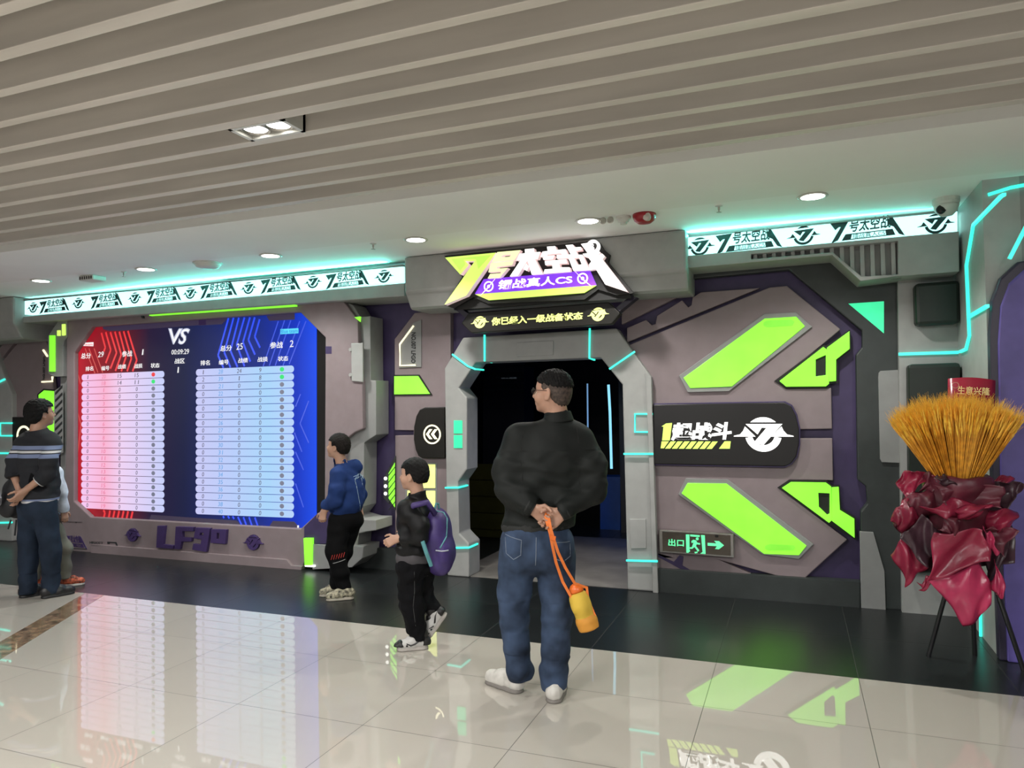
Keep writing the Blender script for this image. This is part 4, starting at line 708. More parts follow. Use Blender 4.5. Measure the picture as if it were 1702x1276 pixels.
# ================================================================ far left bay
t = thing('wall_panel', 'mauve wall panel at the far left behind the striped sweater man', 'wall panel', (-9, 6.33, 0))
E('face', (6.33,[(-9.5635,2.2444),(-9.492,2.2808),(-9.1824,2.5198),(-8.7017,2.5166),(-8.6475,2.4386),(-8.5098,1.6472),(-8.5006,-0.095),(-9.5425,-0.0788)]), .05, PINK, t, bevel=.006)
E('corner_strip', (6.33,[(-9.5367,2.458),(-9.4511,2.5176),(-9.2526,2.523),(-9.5352,2.2921)]), .05, PINK, t)
E('kick_base', (6.32,[(-9.844,-0.0832),(-8.2261,-0.06),(-8.2255,-0.1906),(-9.8424,-0.2379)]), .08, DARK, t)
strip('lit_edge', on((6.32,[(-8.7455,1.9967),(-8.558,1.9983),(-8.5583,2.0592)])), .01, t, CREAM)
strip('lit_edge', on((6.32,[(-8.725,2.396),(-8.6465,2.3108)])), .01, t, CREAM)
G().text('NO.007 LFGO', 6.322, (6.322,[(-8.6985,2.0228),(-8.6922,2.3127),(-8.7245,2.3139),(-8.7335,2.0218)])[1], .003, .02).obj('stencil_lettering', INK, t)
E('lit_panel_rim', (6.318,[(-8.8237,1.8441),(-8.7163,1.9094),(-8.4717,1.8891),(-8.4685,1.2812),(-8.8202,1.3178)]), .012, BLACKM, t); E('lit_panel', (6.31,[(-8.7908,1.8358),(-8.6944,1.8901),(-8.4925,1.8745),(-8.4896,1.3259),(-8.7877,1.3557)]), .015, LIME, t)
t = thing('arrow_sign', 'dark rounded sign with a lit ring mostly hidden behind the striped sweater man', 'sign', (-9, 6.27, 1.3))
E('panel', (6.27,[(-9.2138,1.5624),(-8.6692,1.5578),(-8.6658,1.0014),(-9.165,1.0171),(-9.2109,1.2058)]), .06, BN, t, bevel=.006)
c = (6.266,[(-8.9966,1.3274)]); o_, h_ = ring(c[1][0], .1, .128, 32); G().ext((6.266, o_), .006, h_).obj('lit_ring', CREAM, t)
t = thing('entrance_portal', 'pale grey angular doorway frame with teal lines cut by the left picture edge', 'doorway frame', (-9.6, 6.27, 0))
pts = (6.27,[(-9.9107,2.6098),(-9.6071,2.533),(-9.3753,2.1075),(-9.2161,1.8514),(-9.2004,-0.0764),(-9.8822,-0.0762)])[1]
E('frame', (6.27, [(x, z if z > .15 else 0) for x, z in pts]), .26, GREY, t, bevel=.012)
for P in ((6.262,[(-9.5666,1.974),(-9.3403,2.045)]), (6.262,[(-9.2014,1.4866),(-9.4256,1.4878),(-9.4242,1.3273),(-9.2001,1.3275)]), (6.262,[(-9.5584,1.1045),(-9.2205,1.1078)]), (6.262,[(-9.5501,0.2177),(-9.1913,0.241)])): strip('light_line', sp(P), .011, t)

# ================================================================ right alcove and side wall
t = thing('wall_pad', 'dark green padded block on the alcove wall, the upper of two', 'wall pad', (.9, 6.2, 2))
E('block', (6.1,[(0.8617,2.474),(1.1513,2.4783),(1.1459,2.1627),(0.862,2.1607)]), .14, mat('dark_green_vinyl', (.011, .017, .0135), .5), t, bevel=.025)
t = thing('wall_pad', 'tall dark green padded block on the alcove wall behind the wheat', 'wall pad', (.9, 6.2, 1))
E('block', (6.1,[(0.8008,1.874),(1.1378,1.8757),(1.1101,0.357),(0.7714,0.3222)]), .14, MATS['dark_green_vinyl'], t, bevel=.025)
t = thing('light_line', 'teal light line running level across the alcove wall between the two dark pads', 'led strip', (1.1, 6.0, 1.8))
pa = on((6.235,[(0.7549,1.9596),(1.1521,1.9571)])); ps = [(6.1146,1.9541),(5.9186,1.9597),(5.8013,2.0435),(5.8187,2.5341),(5.5772,2.7627),(4.8829,2.7705),(4.8127,2.7631)]
G().tube(pa, .013, 4, sq=1.2).obj('alcove_run', TEAL, t)
t = thing('light_line', 'teal light line climbing the right side wall beside the violet arch to the ceiling', 'led strip', (1.145, 5.8, 1.8))
G().tube([(1.139, y, z) for y, z in ps], .011, 4, sq=1.2, up=(1, 0, 0)).obj('wall_run', TEAL, t)
b = [(5.7935,2.1756),(5.2735,2.1868)]
G().tube([(1.139, y, z) for y, z in [(5.7376,0.2947),(5.7678,0.0027)]], .009, 4, sq=1.2, up=(1, 0, 0)).obj('floor_run', TEAL, t)
G().tube([(1.139, y, z) for y, z in b], .012, 4, sq=1.2, up=(1, 0, 0)).obj('branch_run', TEAL, t)
t = thing('light_line', 'short teal light line under the ceiling at the right picture edge', 'led strip', (1.4, 5.35, 2.9))
G().tube([(1.18, 5.348, 2.9), (1.3, 5.348, 2.93), (1.7, 5.348, 2.97)], .011, 4, sq=1.2).obj('ceiling_run', TEAL, t)
t = thing('arch_panel', 'tall violet arched panel on the right side cut by the picture edge', 'wall panel', (1.5, 5.3, 0))
ap = (5.3,[(1.1381,-0.0154),(1.1331,1.0945),(1.1471,1.9941),(1.1666,2.2193),(1.2156,2.3591),(1.3071,2.4492),(1.5243,2.4747),(1.9345,2.4522),(1.8511,-0.0737)])[1]
ap = [(x, z if z > .12 else 0) for x, z in ap]
E('rim', (5.28, ap), .075, mat('dark_violet_rim', (.03, .025, .05), .4), t, bevel=.01)
ax = ap[0][0]
E('panel', (5.262, [(x + .04 if x < 1.5 else x, z - (.04 if z > .1 else 0)) for x, z in ap]), .03, PURPLE2, t, bevel=.01)
strip('light_line', [(x, 5.255, z) for x, z in (5.255,[(1.2589,2.4685),(1.352,2.6614)])[1]], .012, t)

# ================================================================ bodies and cloth: smooth solids meshed from a distance field
def nz(v): v = np.array(v, float); return v / max(np.linalg.norm(v), 1e-9)
class Field:
    def __init__(s, lo, hi, h):
        s.lo = np.array(lo, float); s.h = h; s.n = np.ceil((np.array(hi) - s.lo) / h).astype(int) + 1
        s.A = np.full(s.n, .3, np.float32); s.ax = [s.lo[i] + h * np.arange(s.n[i]) for i in range(3)]
    def win(s, lo, hi, m):
        i0 = np.clip(np.floor((np.array(lo) - m - s.lo) / s.h).astype(int), 0, s.n); i1 = np.clip(np.ceil((np.array(hi) + m - s.lo) / s.h).astype(int) + 1, 0, s.n)
        sl = tuple(slice(a, b) for a, b in zip(i0, i1))
        return sl, s.ax[0][sl[0]][:, None, None], s.ax[1][sl[1]][None, :, None], s.ax[2][sl[2]][None, None, :]
    def put(s, sl, d, k, op='u'):
        a = s.A[sl]
        if op == 'u':
            h = np.maximum(k - np.abs(a - d), 0) / max(k, 1e-6); s.A[sl] = np.minimum(a, d) - h * h * k * .25
        else:
            h = np.maximum(k - np.abs(a + d), 0) / max(k, 1e-6); s.A[sl] = np.maximum(a, -d) + h * h * k * .25
        return s
    def cap(s, a, b, ra, rb=None, k=.02, op='u', f=None):
        """tapered limb segment; f flattens it along a direction: (direction, factor)"""
        rb = ra if rb is None else rb; a = np.array(a, float); b = np.array(b, float); R = max(ra, rb)
        sl, X, Y, Z_ = s.win(np.minimum(a, b) - R, np.maximum(a, b) + R, k + 4 * s.h)
        d = b - a; L2 = max(d @ d, 1e-9); px, py, pz = X - a[0], Y - a[1], Z_ - a[2]
        t = np.clip((px * d[0] + py * d[1] + pz * d[2]) / L2, 0, 1)
        qx, qy, qz = px - t * d[0], py - t * d[1], pz - t * d[2]
        q2 = qx * qx + qy * qy + qz * qz
        if f is not None:
            n_ = nz(f[0]); w = qx * n_[0] + qy * n_[1] + qz * n_[2]; q2 = q2 + w * w * (1 / f[1] ** 2 - 1)
        return s.put(sl, (np.sqrt(q2) - (ra + (rb - ra) * t)).astype(np.float32), k, op)
    def blob(s, c, r, fw=(0, 1, 0), up_=(0, 0, 1), k=.02, op='u'):
        """ellipsoid with radii along (forward, left, up)"""
        c = np.array(c, float); u = nz(up_); f_ = nz(np.array(fw, float) - u * np.dot(fw, u)); l_ = np.cross(u, f_); R = max(r)
        sl, X, Y, Z_ = s.win(c - R, c + R, k + 4 * s.h); px, py, pz = X - c[0], Y - c[1], Z_ - c[2]
        q = [px * v[0] + py * v[1] + pz * v[2] for v in (f_, l_, u)]
        k0 = np.sqrt(sum((a / b) ** 2 for a, b in zip(q, r))); k1 = np.sqrt(sum((a / b ** 2) ** 2 for a, b in zip(q, r)))
        return s.put(sl, (k0 * (k0 - 1) / np.maximum(k1, 1e-6)).astype(np.float32), k, op)
    def poly(s, pts, rs, k=.02, f=None):
        for i in range(len(pts) - 1): s.cap(pts[i], pts[i + 1], rs[i], rs[i + 1], k, f=f)
        return s
    def cut(s, p, n_, k=.004):
        """keep the side the normal points away from"""
        n_ = nz(n_); d = (s.ax[0][:, None, None] - p[0]) * n_[0] + (s.ax[1][None, :, None] - p[1]) * n_[1] + (s.ax[2][None, None, :] - p[2]) * n_[2]
        s.A = np.maximum(s.A, d.astype(np.float32)); return s
    def cutnear(s, p, n_, r):
        """the same, but only within r of the point (a cuff)"""
        n_ = nz(n_); sl, X, Y, Z_ = s.win(np.array(p) - r, np.array(p) + r, 0)
        d = (X - p[0]) * n_[0] + (Y - p[1]) * n_[1] + (Z_ - p[2]) * n_[2]; q = (X - p[0]) ** 2 + (Y - p[1]) ** 2 + (Z_ - p[2]) ** 2 < r * r
        a = s.A[sl]; s.A[sl] = np.where(q, np.maximum(a, d), a); return s
    def waves(s, amp, fr, seed=0, lo=None, hi=None, st=(1, 1, 1)):
        """cloth folds"""
        rg = np.random.RandomState(seed); sl, X, Y, Z_ = s.win(s.lo if lo is None else lo, s.lo + s.n * s.h if hi is None else hi, 0); d = 0
        for i in range(5):
            v = rg.randn(3) * np.array(st); v = v / np.linalg.norm(v) * fr * (.6 + .9 * rg.rand()); w = rg.randn(3) * fr * .35
            d = d + np.sin(v[0] * X + v[1] * Y + v[2] * Z_ + 1.2 * np.sin(w[0] * X + w[1] * Y + w[2] * Z_ + rg.rand() * 6) + rg.rand() * 6)
        s.A[sl] += (amp * .45 * d).astype(np.float32); return s
    def shell(s, other, off): s.A = np.minimum(s.A, other.A - off); return s
    def mesh(s, name, m, parent):
        A = s.A; S_ = A < 0; n = s.n; cid = []; pos = []; quads = []
        for ax in range(3):
            a = [slice(None)] * 3; b = [slice(None)] * 3; a[ax] = slice(0, -1); b[ax] = slice(1, None)
            for o_ in range(3):
                if o_ != ax: a[o_] = slice(1, -1); b[o_] = slice(1, -1)
            sa, sb = S_[tuple(a)], S_[tuple(b)]; I = np.argwhere(sa != sb)
            if not len(I): continue
            for o_ in range(3):
                if o_ != ax: I[:, o_] += 1
            J = I.copy(); J[:, ax] += 1
            fa = A[I[:, 0], I[:, 1], I[:, 2]]; fb = A[J[:, 0], J[:, 1], J[:, 2]]; t = fa / (fa - fb)
            P = I.astype(float); P[:, ax] += t
            o1, o2 = (ax + 1) % 3, (ax + 2) % 3; q = []
            for d1, d2 in ((-1, -1), (0, -1), (0, 0), (-1, 0)):
                C_ = I.copy(); C_[:, o1] += d1; C_[:, o2] += d2; c = (C_[:, 0] * n[1] + C_[:, 1]) * n[2] + C_[:, 2]
                q.append(c); cid.append(c); pos.append(P)
            q = np.stack(q, 1); fl = fa >= 0; q[fl] = q[fl][:, ::-1]; quads.append(q)
        cid = np.concatenate(cid); pos = np.concatenate(pos); quads = np.concatenate(quads)
        uq, inv = np.unique(cid, return_inverse=True); cnt = np.bincount(inv)
        V = np.stack([np.bincount(inv, pos[:, i]) / cnt for i in range(3)], 1) * s.h + s.lo
        Q = np.searchsorted(uq, quads)
        me = bpy.data.meshes.new(name); me.vertices.add(len(V)); me.vertices.foreach_set('co', V.astype(np.float32).ravel())
        me.loops.add(Q.size); me.loops.foreach_set('vertex_index', Q.astype(np.int32).ravel()); me.polygons.add(len(Q))
        me.polygons.foreach_set('loop_start', np.arange(0, Q.size, 4, dtype=np.int32)); me.polygons.foreach_set('use_smooth', np.ones(len(Q), bool))
        me.update(calc_edges=True); me.validate(); me.materials.append(m)
        o = bpy.data.objects.new(name, me); COL.objects.link(o); o.parent = parent; ROOT[o.name] = Vector((0, 0, 0)); return o

def head(F, c, f, s=1, tilt=0, kid=False):
    """skull, face, ears; c is the centre at eye level, f where it looks, s the scale. Returns the head's axes"""
    f = nz(f); l = np.cross((0, 0, 1), f); l = nz(l); f = nz(np.cos(tilt) * f + np.sin(tilt) * np.array((0, 0, 1.))); u = np.cross(f, l)
    c = np.array(c, float); p = lambda a, b, d: c + (f * a + l * b + u * d) * s
    ck = .85 if kid else 1
    F.blob(p(-.012, 0, .03), (.100 * s, .078 * s, .088 * s), f, u, .02)
    F.blob(p(.028, 0, -.02), (.062 * s, .064 * s, .085 * s), f, u, .03)
    F.blob(p(.035, 0, -.068), (.045 * s, .046 * s * ck, .042 * s), f, u, .025)
    F.blob(p(.066, 0, -.092), (.022 * s, .024 * s, .02 * s), f, u, .02)
    for e in (-1, 1):
        F.cap(p(.062, e * .012, .03), p(.055, e * .045, .026), .011 * s, .009 * s, .014)
        F.blob(p(.078, e * .031, .0), (.016 * s, .018 * s, .013 * s), f, u, .012, 'd')
        F.blob(p(.055, e * .045, -.035), (.028 * s, .024 * s, .03 * s), f, u, .02)
        F.blob(p(-.008, e * .076, -.012), (.021 * s, .009 * s, .034 * s), nz(f + l * e * -.45), u, .007)
        F.blob(p(-.004, e * .086, -.008), (.011 * s, .006 * s, .019 * s), nz(f + l * e * -.45), u, .005, 'd')
        F.blob(p(.0, e * .077, -.038), (.01 * s, .007 * s, .011 * s), f, u, .006)
    F.cap(p(.085, 0, .012), p(.104, 0, -.028), .009 * s * ck, .014 * s * ck, .012)
    for e in (-1, 1): F.blob(p(.093, e * .012, -.033), (.012 * s, .009 * s, .009 * s), f, u, .008)
    F.cap(p(.083, -.02, -.06), p(.083, .02, -.06), .0085 * s, .0085 * s, .008)
    F.cap(p(.081, -.016, -.07), p(.081, .016, -.07), .009 * s, .009 * s, .008)
    F.cap(p(.094, -.02, -.0645), p(.094, .02, -.0645), .0025 * s, .0025 * s, .002, 'd')
    return c, f, l, u, s
def neck(F, hd, base, r0, r1, k=.03):
    c, f, l, u, s = hd; F.cap(c + (-f * .022 - u * .055) * s, base, r0, r1, k)
def eyes(hd, parent, iris=(.02, .012, .008)):
    c, f, l, u, s = hd; W_ = mat('eye_white', (.55, .53, .5), .2); B_ = mat('brow_hair', (.012, .009, .008), .7)
    for e in (-1, 1):
        p = c + (f * .067 + l * e * .031 + u * 0) * s
        o = G().lathe(tuple(p), [(0, -.013 * s), (.009 * s, -.009 * s), (.013 * s, 0), (.009 * s, .009 * s), (0, .013 * s)], 12).obj('eye', W_, parent, True)
        q = p + f * .0115 * s; G().lathe(tuple(q), [(0, -.006 * s), (.0045 * s, -.004 * s), (.006 * s, 0), (.0045 * s, .004 * s), (0, .006 * s)], 10).obj('iris', mat('dark_iris', iris, .2), o, True)
        G().tube([tuple(c + (f * a + l * e * b + u * d) * s) for a, b, d in ((.084, .014, .026), (.08, .032, .031), (.066, .05, .026))], [.003 * s, .004 * s, .002 * s], 6).obj('eyebrow', B_, parent, True)
def hair(hd, parent, m, h=.004, line=None, off=.012, amp=.003, fr=260, seed=1, name='hair'):
    """cap of hair above a hairline given as (forward, height) pairs"""
    c, f, l, u, s = hd; F = Field(c - .15 * s, c + .16 * s, h)
    F.blob(c + (-f * .012 + u * .03) * s, ((.1 + off) * s, (.078 + off) * s, (.088 + off * 1.1) * s), f, u, .01)
    F.blob(c + (-f * .045 + u * -.02) * s, ((.06 + off) * s, (.062 + off) * s, (.075) * s), f, u, .03)
    X, Y, Z_ = F.ax[0][:, None, None] - c[0], F.ax[1][None, :, None] - c[1], F.ax[2][None, None, :] - c[2]
    pf = (X * f[0] + Y * f[1] + Z_ * f[2]) / s; pu = (X * u[0] + Y * u[1] + Z_ * u[2]) / s
    F.waves(amp, fr, seed)
    ln = np.interp(pf, [a for a, b in line], [b for a, b in line])
    pl = (X * l[0] + Y * l[1] + Z_ * l[2]) / s
    ln = ln + .004 * np.sin(pf * 190 + pl * 260 + seed) + .003 * np.sin(pf * 420 - pl * 330)
    F.A = np.maximum(F.A, ((ln - pu) * .8 * s).astype(np.float32))
    return F.mesh(name, m, parent)
def glasses(hd, parent, m):
    c, f, l, u, s = hd; g = G(); P = lambda a, b, d: tuple(c + (f * a + l * b + u * d) * s)
    for e in (-1, 1):
        g.tube([P(.098, e * (.033 + .023 * math.cos(t)), .0 + .016 * math.sin(t)) for t in [2 * math.pi * i / 18 for i in range(19)]], .0018, 6, cap=False)
        g.tube([P(.098, e * .056, .006), P(.08, e * .074, .008), P(-.008, e * .081, .006), P(-.02, e * .08, -.012)], .0016, 6)
    g.tube([P(.098, -.011, .004), P(.102, 0, .007), P(.098, .011, .004)], .0016, 6)
    o = g.obj('glasses', m, parent, True)
    for e in (-1, 1):
        n_ = 18; V = [P(.0975, e * (.033 + .022 * math.cos(2 * math.pi * i / n_)), .015 * math.sin(2 * math.pi * i / n_)) for i in range(n_)]
        link('lens', V, [tuple(range(n_))], LENS, o)
    return o
def hand(F, w, d, pn, side, s=1, curl=(.5, .5, .55, .6), th=.5, k=.005):
    """palm, four fingers of unequal length bent at the knuckles, thumb from the side of the palm.
    w wrist, d finger direction, pn where the palm faces, side = +1/-1: which way (d x pn) the thumb lies"""
    d = nz(d); pn = nz(np.array(pn) - d * np.dot(pn, d)); t = nz(np.cross(d, pn)) * side; w = np.array(w, float)
    for i, (o_, L) in enumerate(((.03, .088), (.01, .092), (-.011, .088), (-.03, .08))):
        F.cap(w + (t * o_ * .6 + d * .012) * s, w + (t * o_ + d * L) * s, .0155 * s, .0125 * s, .012)
        b = w + (t * o_ + d * (L + .004)) * s; a = 0; q = b; sp_ = t * o_ * .12 / .03
        for j, (ln, r0, r1) in enumerate(((.040, .0098, .0088), (.026, .0088, .0078), (.021, .0078, .0062))):
            a += curl[i] * (.9, 1.2, .8)[j]; ln *= (.92, 1.03, .96, .76)[i]
            e = q + (nz(d + sp_ * .3) * math.cos(a) + pn * math.sin(a)) * ln * s; F.cap(q, e, r0 * s, r1 * s, k); q = e
    F.blob(w + (t * .026 + d * .035 + pn * .012) * s, (.03 * s, .018 * s, .016 * s), d, pn, .012)
    q = w + (t * .03 + d * .028 + pn * .008) * s; v = nz(t * .75 + d * .65 + pn * .15)
    for ln, r0, r1, bend in ((.038, .0125, .0105, 0), (.03, .0105, .009, th), (.025, .009, .0068, th * .8)):
        v = nz(v * math.cos(bend) + nz(d * .7 - t * .6 + pn * .5) * math.sin(bend)); e = q + v * ln * s; F.cap(q, e, r0 * s, r1 * s, k); q = e
    F.cap(w - d * .03 * s, w + d * .02 * s, .026 * s, .027 * s, .015, f=(pn, .72))
def shoe(parent, heel, d, L, W_, up_m, sole_m, lo=(0, 0), z0=0, pitch=0, hi=.085, name='shoe', accent=None):
    """sneaker: upper with toe box, tongue and collar on a flat sole; heel is the point under the heel, d the way it points"""
    d = nz((d[0], d[1], 0)); l = np.array((-d[1], d[0], 0)); Z1 = np.array((0, 0, 1.))
    d3 = nz(d * math.cos(pitch) - Z1 * math.sin(pitch)); u3 = nz(np.cross(d3, l)) ; u3 = u3 if u3[2] > 0 else -u3
    H = np.array((heel[0], heel[1], z0)); P = lambda a, b, c: H + d3 * a * L + l * b * W_ + u3 * c
    lo_ = np.minimum(H, P(1, 0, 0)) - .1; hi_ = np.maximum(H, P(1, 0, 0)) + .1; hi_[2] += .1
    F = Field(lo_, hi_, .0045)
    F.cap(P(.13, 0, .045), P(.5, 0, .048), W_ * .43, W_ * .46, .02); F.cap(P(.5, 0, .042), P(.82, .03, .034), W_ * .48, W_ * .44, .02)
    F.cap(P(.12, 0, .06), P(.2, 0, hi), W_ * .4, W_ * .42, .02); F.cap(P(.3, 0, hi - .01), P(.55, 0, .062), W_ * .36, W_ * .36, .02)
    F.cap(P(.17, 0, hi + .03), P(.19, 0, hi + .02), W_ * .3, W_ * .28, .006, 'd')
    F.cut(P(0, 0, .02), -u3); F.waves(.0012, 150, 3)
    o = F.mesh(name, up_m, parent)
    F = Field(lo_, hi_, .0045); F.cap(P(.16, 0, .0), P(.5, 0, .0), W_ * .47, W_ * .47, .01); F.cap(P(.5, 0, .0), P(.8, .03, .0), W_ * .5, W_ * .48, .01)
    F.cut(P(0, 0, .027), u3); F.cut(P(0, 0, .001), -u3); F.mesh('sole', sole_m, o)
    g = G()
    for i in range(4):
        a = .42 + i * .075; zc = .095 - i * .013
        g.tube([tuple(P(a, -.3, zc - .012)), tuple(P(a + .02, 0, zc + .006)), tuple(P(a, .3, zc - .012))], .0028, 5)
    g.obj('laces', accent or up_m, o)
    return o, P
def person(name, label, loc, rot): return thing(name, label, 'person', loc, None, rot)
LENS = bpy.data.materials.new('spectacle_lens'); LENS.use_nodes = True
_b = LENS.node_tree.nodes['Principled BSDF']; _b.inputs['Alpha'].default_value = .1; _b.inputs['Roughness'].default_value = .05; _b.inputs['Base Color'].default_value = (.5, .55, .6, 1)
SKIN = mat('skin', (.4, .225, .155), .5, var=.05, vscale=14, sss=.15, bump=.08, bscale=300)
SKIN2 = mat('child_skin', (.46, .27, .19), .5, var=.04, vscale=14, sss=.15)
HAIRM = mat('black_hair', (.005, .0045, .0045), .6, var=.2, vscale=120, bump=.5, bscale=350, spec=.18)
FADE = mat('cropped_hair', (.05, .033, .025), .7, var=.35, vscale=60, bump=.3, bscale=500)

# ================================================================ the man in the dark jacket
T = person('person', 'man seen from behind in black jacket and blue jeans, hands behind his back', (-1.4207,3.8612,0.0), 0.3526)
hl, hr = np.array((.028, -.185, 1.058)), np.array((.2, -.195, 1.038))
F = Field((-.26, -.33, -.02), (.53, .24, 1.84), .005)
hd = head(F, (.155, -.005, 1.685), (-.89, .45, 0), 1.03, .06)
nb = np.array((.185, .0, 1.50)); neck(F, hd, nb, .058, .068)
F.cap((.02, 0, 1.43), (.26, 0, 1.43), .07, .07, .05); F.blob((.13, 0, 1.25), (.11, .17, .22), k=.05); F.blob((.07, 0, .93), (.11, .16, .16), k=.06)
F.poly([(-.03, 0, 1.43), (-.095, -.05, 1.155), hl], [.042, .032, .025], .03); F.poly([(.31, 0, 1.43), (.363, -.06, 1.135), hr], [.042, .032, .025], .03)
F.poly([(-.03, 0, .82), (-.08, 0, .44), (-.055, .03, .08)], [.08, .05, .04], .04); F.poly([(.15, 0, .82), (.157, -.03, .44), (.135, -.06, .08)], [.08, .05, .04], .04)
hand(F, hl, (.72, -.12, -.5), (.1, -.85, -.3), -1, .98, (.95, 1.0, 1.0, 1.05), .7)
hand(F, hr, (-.75, -.12, -.55), (-.1, -1, .1), 1, 1.0, (.55, .6, .65, .7), .55)
F.mesh('body', SKIN, T)
eyes(hd, T)
hair(hd, T, HAIRM, line=[(-.12, .03), (-.06, .028), (0, .04), (.05, .05), (.075, .06), (.1, .07)], off=.0085, amp=.003, fr=330, seed=4)
hair(hd, T, FADE, line=[(-.12, -.055), (-.07, -.075), (-.03, -.045), (-.012, .0), (.01, .01), (.03, -.01), (.036, .05), (.08, .066)], off=.0025, amp=.0006, fr=500, seed=5, name='cropped_sides')
glasses(hd, T, mat('dark_spectacle_frame', (.02, .018, .016), .3, metal=.5))
JK = mat('black_jacket_cloth', (.0075, .009, .0082), .65, var=.15, vscale=5, bump=.15, bscale=500, spec=.22)
F = Field((-.26, -.3, .8), (.54, .26, 1.66), .0055)
F.poly([(-.055, -.0, 1.425), (-.098, -.03, 1.27), (-.095, -.055, 1.15), hl - (.014, -.004, -.008)], [.074, .08, .073, .05], .04)
F.poly([(.318, -.0, 1.415), (.362, -.03, 1.27), (.365, -.065, 1.13), hr + (-.005, .0, .003)], [.074, .082, .073, .05], .04)
F.blob((.135, .0, 1.29), (.145, .225, .2), k=.06); F.cap((.185, 0, 1.46), (-.02, 0, 1.42), .085, .075, .06); F.cap((.185, 0, 1.46), (.29, 0, 1.415), .085, .075, .05)
F.blob((.085, .02, 1.08), (.165, .215, .19), k=.08); F.blob((.062, .01, .94), (.145, .205, .11), k=.05)
F.waves(.005, 26, 11, st=(1, 1, 1.6)); F.waves(.0045, 55, 12, (-.26, -.3, .95), (.54, .0, 1.35), st=(.5, .6, 1.5))
F.cut((.065, 0, .906), (.117, 0, -1)); F.cutnear(hl + (.008, 0, -.004), (.78, -.1, -.45), .072); F.cutnear(hr + (-.018, 0, -.008), (-.8, -.1, -.5), .072)
F.cap(nb - (0, 0, .05), nb + (-.004, .0, .05), .083, .073, .015); F.cap(nb, nb + (-.005, .005, .14), .066, .062, .004, 'd'); F.cut(nb + (0, 0, .055), (-.25, .1, 1)) if 0 else None
F.cap(nb + (0, 0, .13), nb + (0, 0, .3), .3, .3, .004, 'd') if 0 else None
o = F.mesh('jacket', JK, T)
def back_y(x, z):
    i = np.clip(np.round((np.array((x, F.lo[1], z)) - F.lo) / F.h).astype(int), 0, F.n - 1); c = F.A[i[0], :, i[2]]; return F.lo[1] + np.argmax(c < 0) * F.h - .0015
g = G()
for pl in ([(-.005, 1.492), (-.02, 1.43), (-.028, 1.33), (-.02, 1.22), (-.035, 1.14)], [(.285, 1.485), (.292, 1.42), (.3, 1.32), (.287, 1.22), (.3, 1.13)]):
    q_ = []
    for a, b in zip(pl[:-1], pl[1:]):
        for k in range(6): x, z = a[0] + (b[0] - a[0]) * k / 5., a[1] + (b[1] - a[1]) * k / 5.; q_.append((x, back_y(x, z), z))
    g.tube(q_, .0022, 5)
g.obj('armhole_seam', mat('black_thread', (.003, .003, .003), .8), o)
F = Field((.05, -.14, 1.46), (.32, .14, 1.64), .004); F.cap(nb + (0, 0, .022), nb + (-.004, .0, .07), .09, .077, .006); F.cut(nb + (0, 0, .058), (-.25, .15, 1)); F.cut(nb + (0, 0, .012), (.1, .0, -1)); F.cap(nb - (0, 0, .06), nb + (-.005, .005, .16), .07, .066, .003, 'd'); F.mesh('collar', JK, o)
F = Field((-.25, -.28, .8), (.4, .26, 1.1), .006); F.blob((.062, .01, .93), (.148, .208, .1), k=.02); F.cut((.065, 0, .912), (.117, 0, -1)); F.cut((.065, 0, .965), (-.117, 0, 1)); F.waves(.0022, 130, 5, st=(2, 2, .05))
F.mesh('hem_band', mat('black_rib_knit', (.01, .011, .01), .75, bump=.3, bscale=400), o)
for w_, dv in ((hl + (.018, -.002, -.01), nz((.78, -.1, -.45))), (hr + (-.028, -.003, -.018), nz((-.8, -.1, -.5)))):
    F = Field(w_ - .1, w_ + .1, .004); F.cap(w_ - dv * .055, w_ - dv * .006, .049, .04, .006); F.cut(w_ - dv * .008, dv); F.cut(w_ - dv * .05, -dv); F.cap(w_ - dv * .04, w_ + dv * .05, .033, .03, .002, 'd'); F.mesh('cuff', MATS['black_rib_knit'], o)
JEAN = mat('blue_denim', (.03, .047, .085), .8, var=.35, vscale=6, bump=.25, bscale=600, spec=.2)
F = Field((-.22, -.24, .03), (.33, .22, 1.0), .0055)
F.blob((.057, -.012, .83), (.15, .21, .17), k=.05); F.blob((-.03, -.05, .8), (.1, .1, .11), k=.05); F.blob((.145, -.05, .79), (.1, .1, .11), k=.05)
F.poly([(-.052, 0, .76), (-.075, .0, .58), (-.08, .0, .42), (-.068, .02, .25), (-.056, .03, .085)], [.108, .094, .08, .072, .066], .03)
F.poly([(.162, -.01, .76), (.16, -.02, .6), (.157, -.04, .44), (.148, -.05, .25), (.134, -.06, .075)], [.11, .094, .083, .076, .074], .03)
F.cap((-.06, .0, .13), (-.035, .03, .12), .066, .064, .02); F.cap((.14, -.06, .14), (.125, -.055, .12), .074, .074, .02)
F.waves(.0035, 36, 21, st=(.5, .5, 1.6)); F.waves(.0045, 60, 22, (-.22, -.24, .03), (.33, .22, .22), st=(.3, .3, 2)); F.waves(.003, 55, 23, (-.22, -.24, .36), (.33, .22, .52), st=(.4, .4, 2))
F.cut((0, 0, .965), (0, 0, 1)); F.cutnear((-.056, .03, .066), (.1, 0, -1), .11); F.cutnear((.134, -.06, .048), (.1, 0, -1), .12)
J = F.mesh('jeans', JEAN, T)
SEAM = mat('pale_denim_stitch', (.14, .17, .22), .8)
def surf_y(x, z):
    """how far back the seat of the jeans stands at (x, z)"""
    i = np.clip(np.round((np.array((x, -.24, z)) - F.lo) / F.h).astype(int), 0, F.n - 1); col = F.A[i[0], :, i[2]]; k = np.argmax(col < 0); return F.lo[1] + k * F.h - .004
g = G()
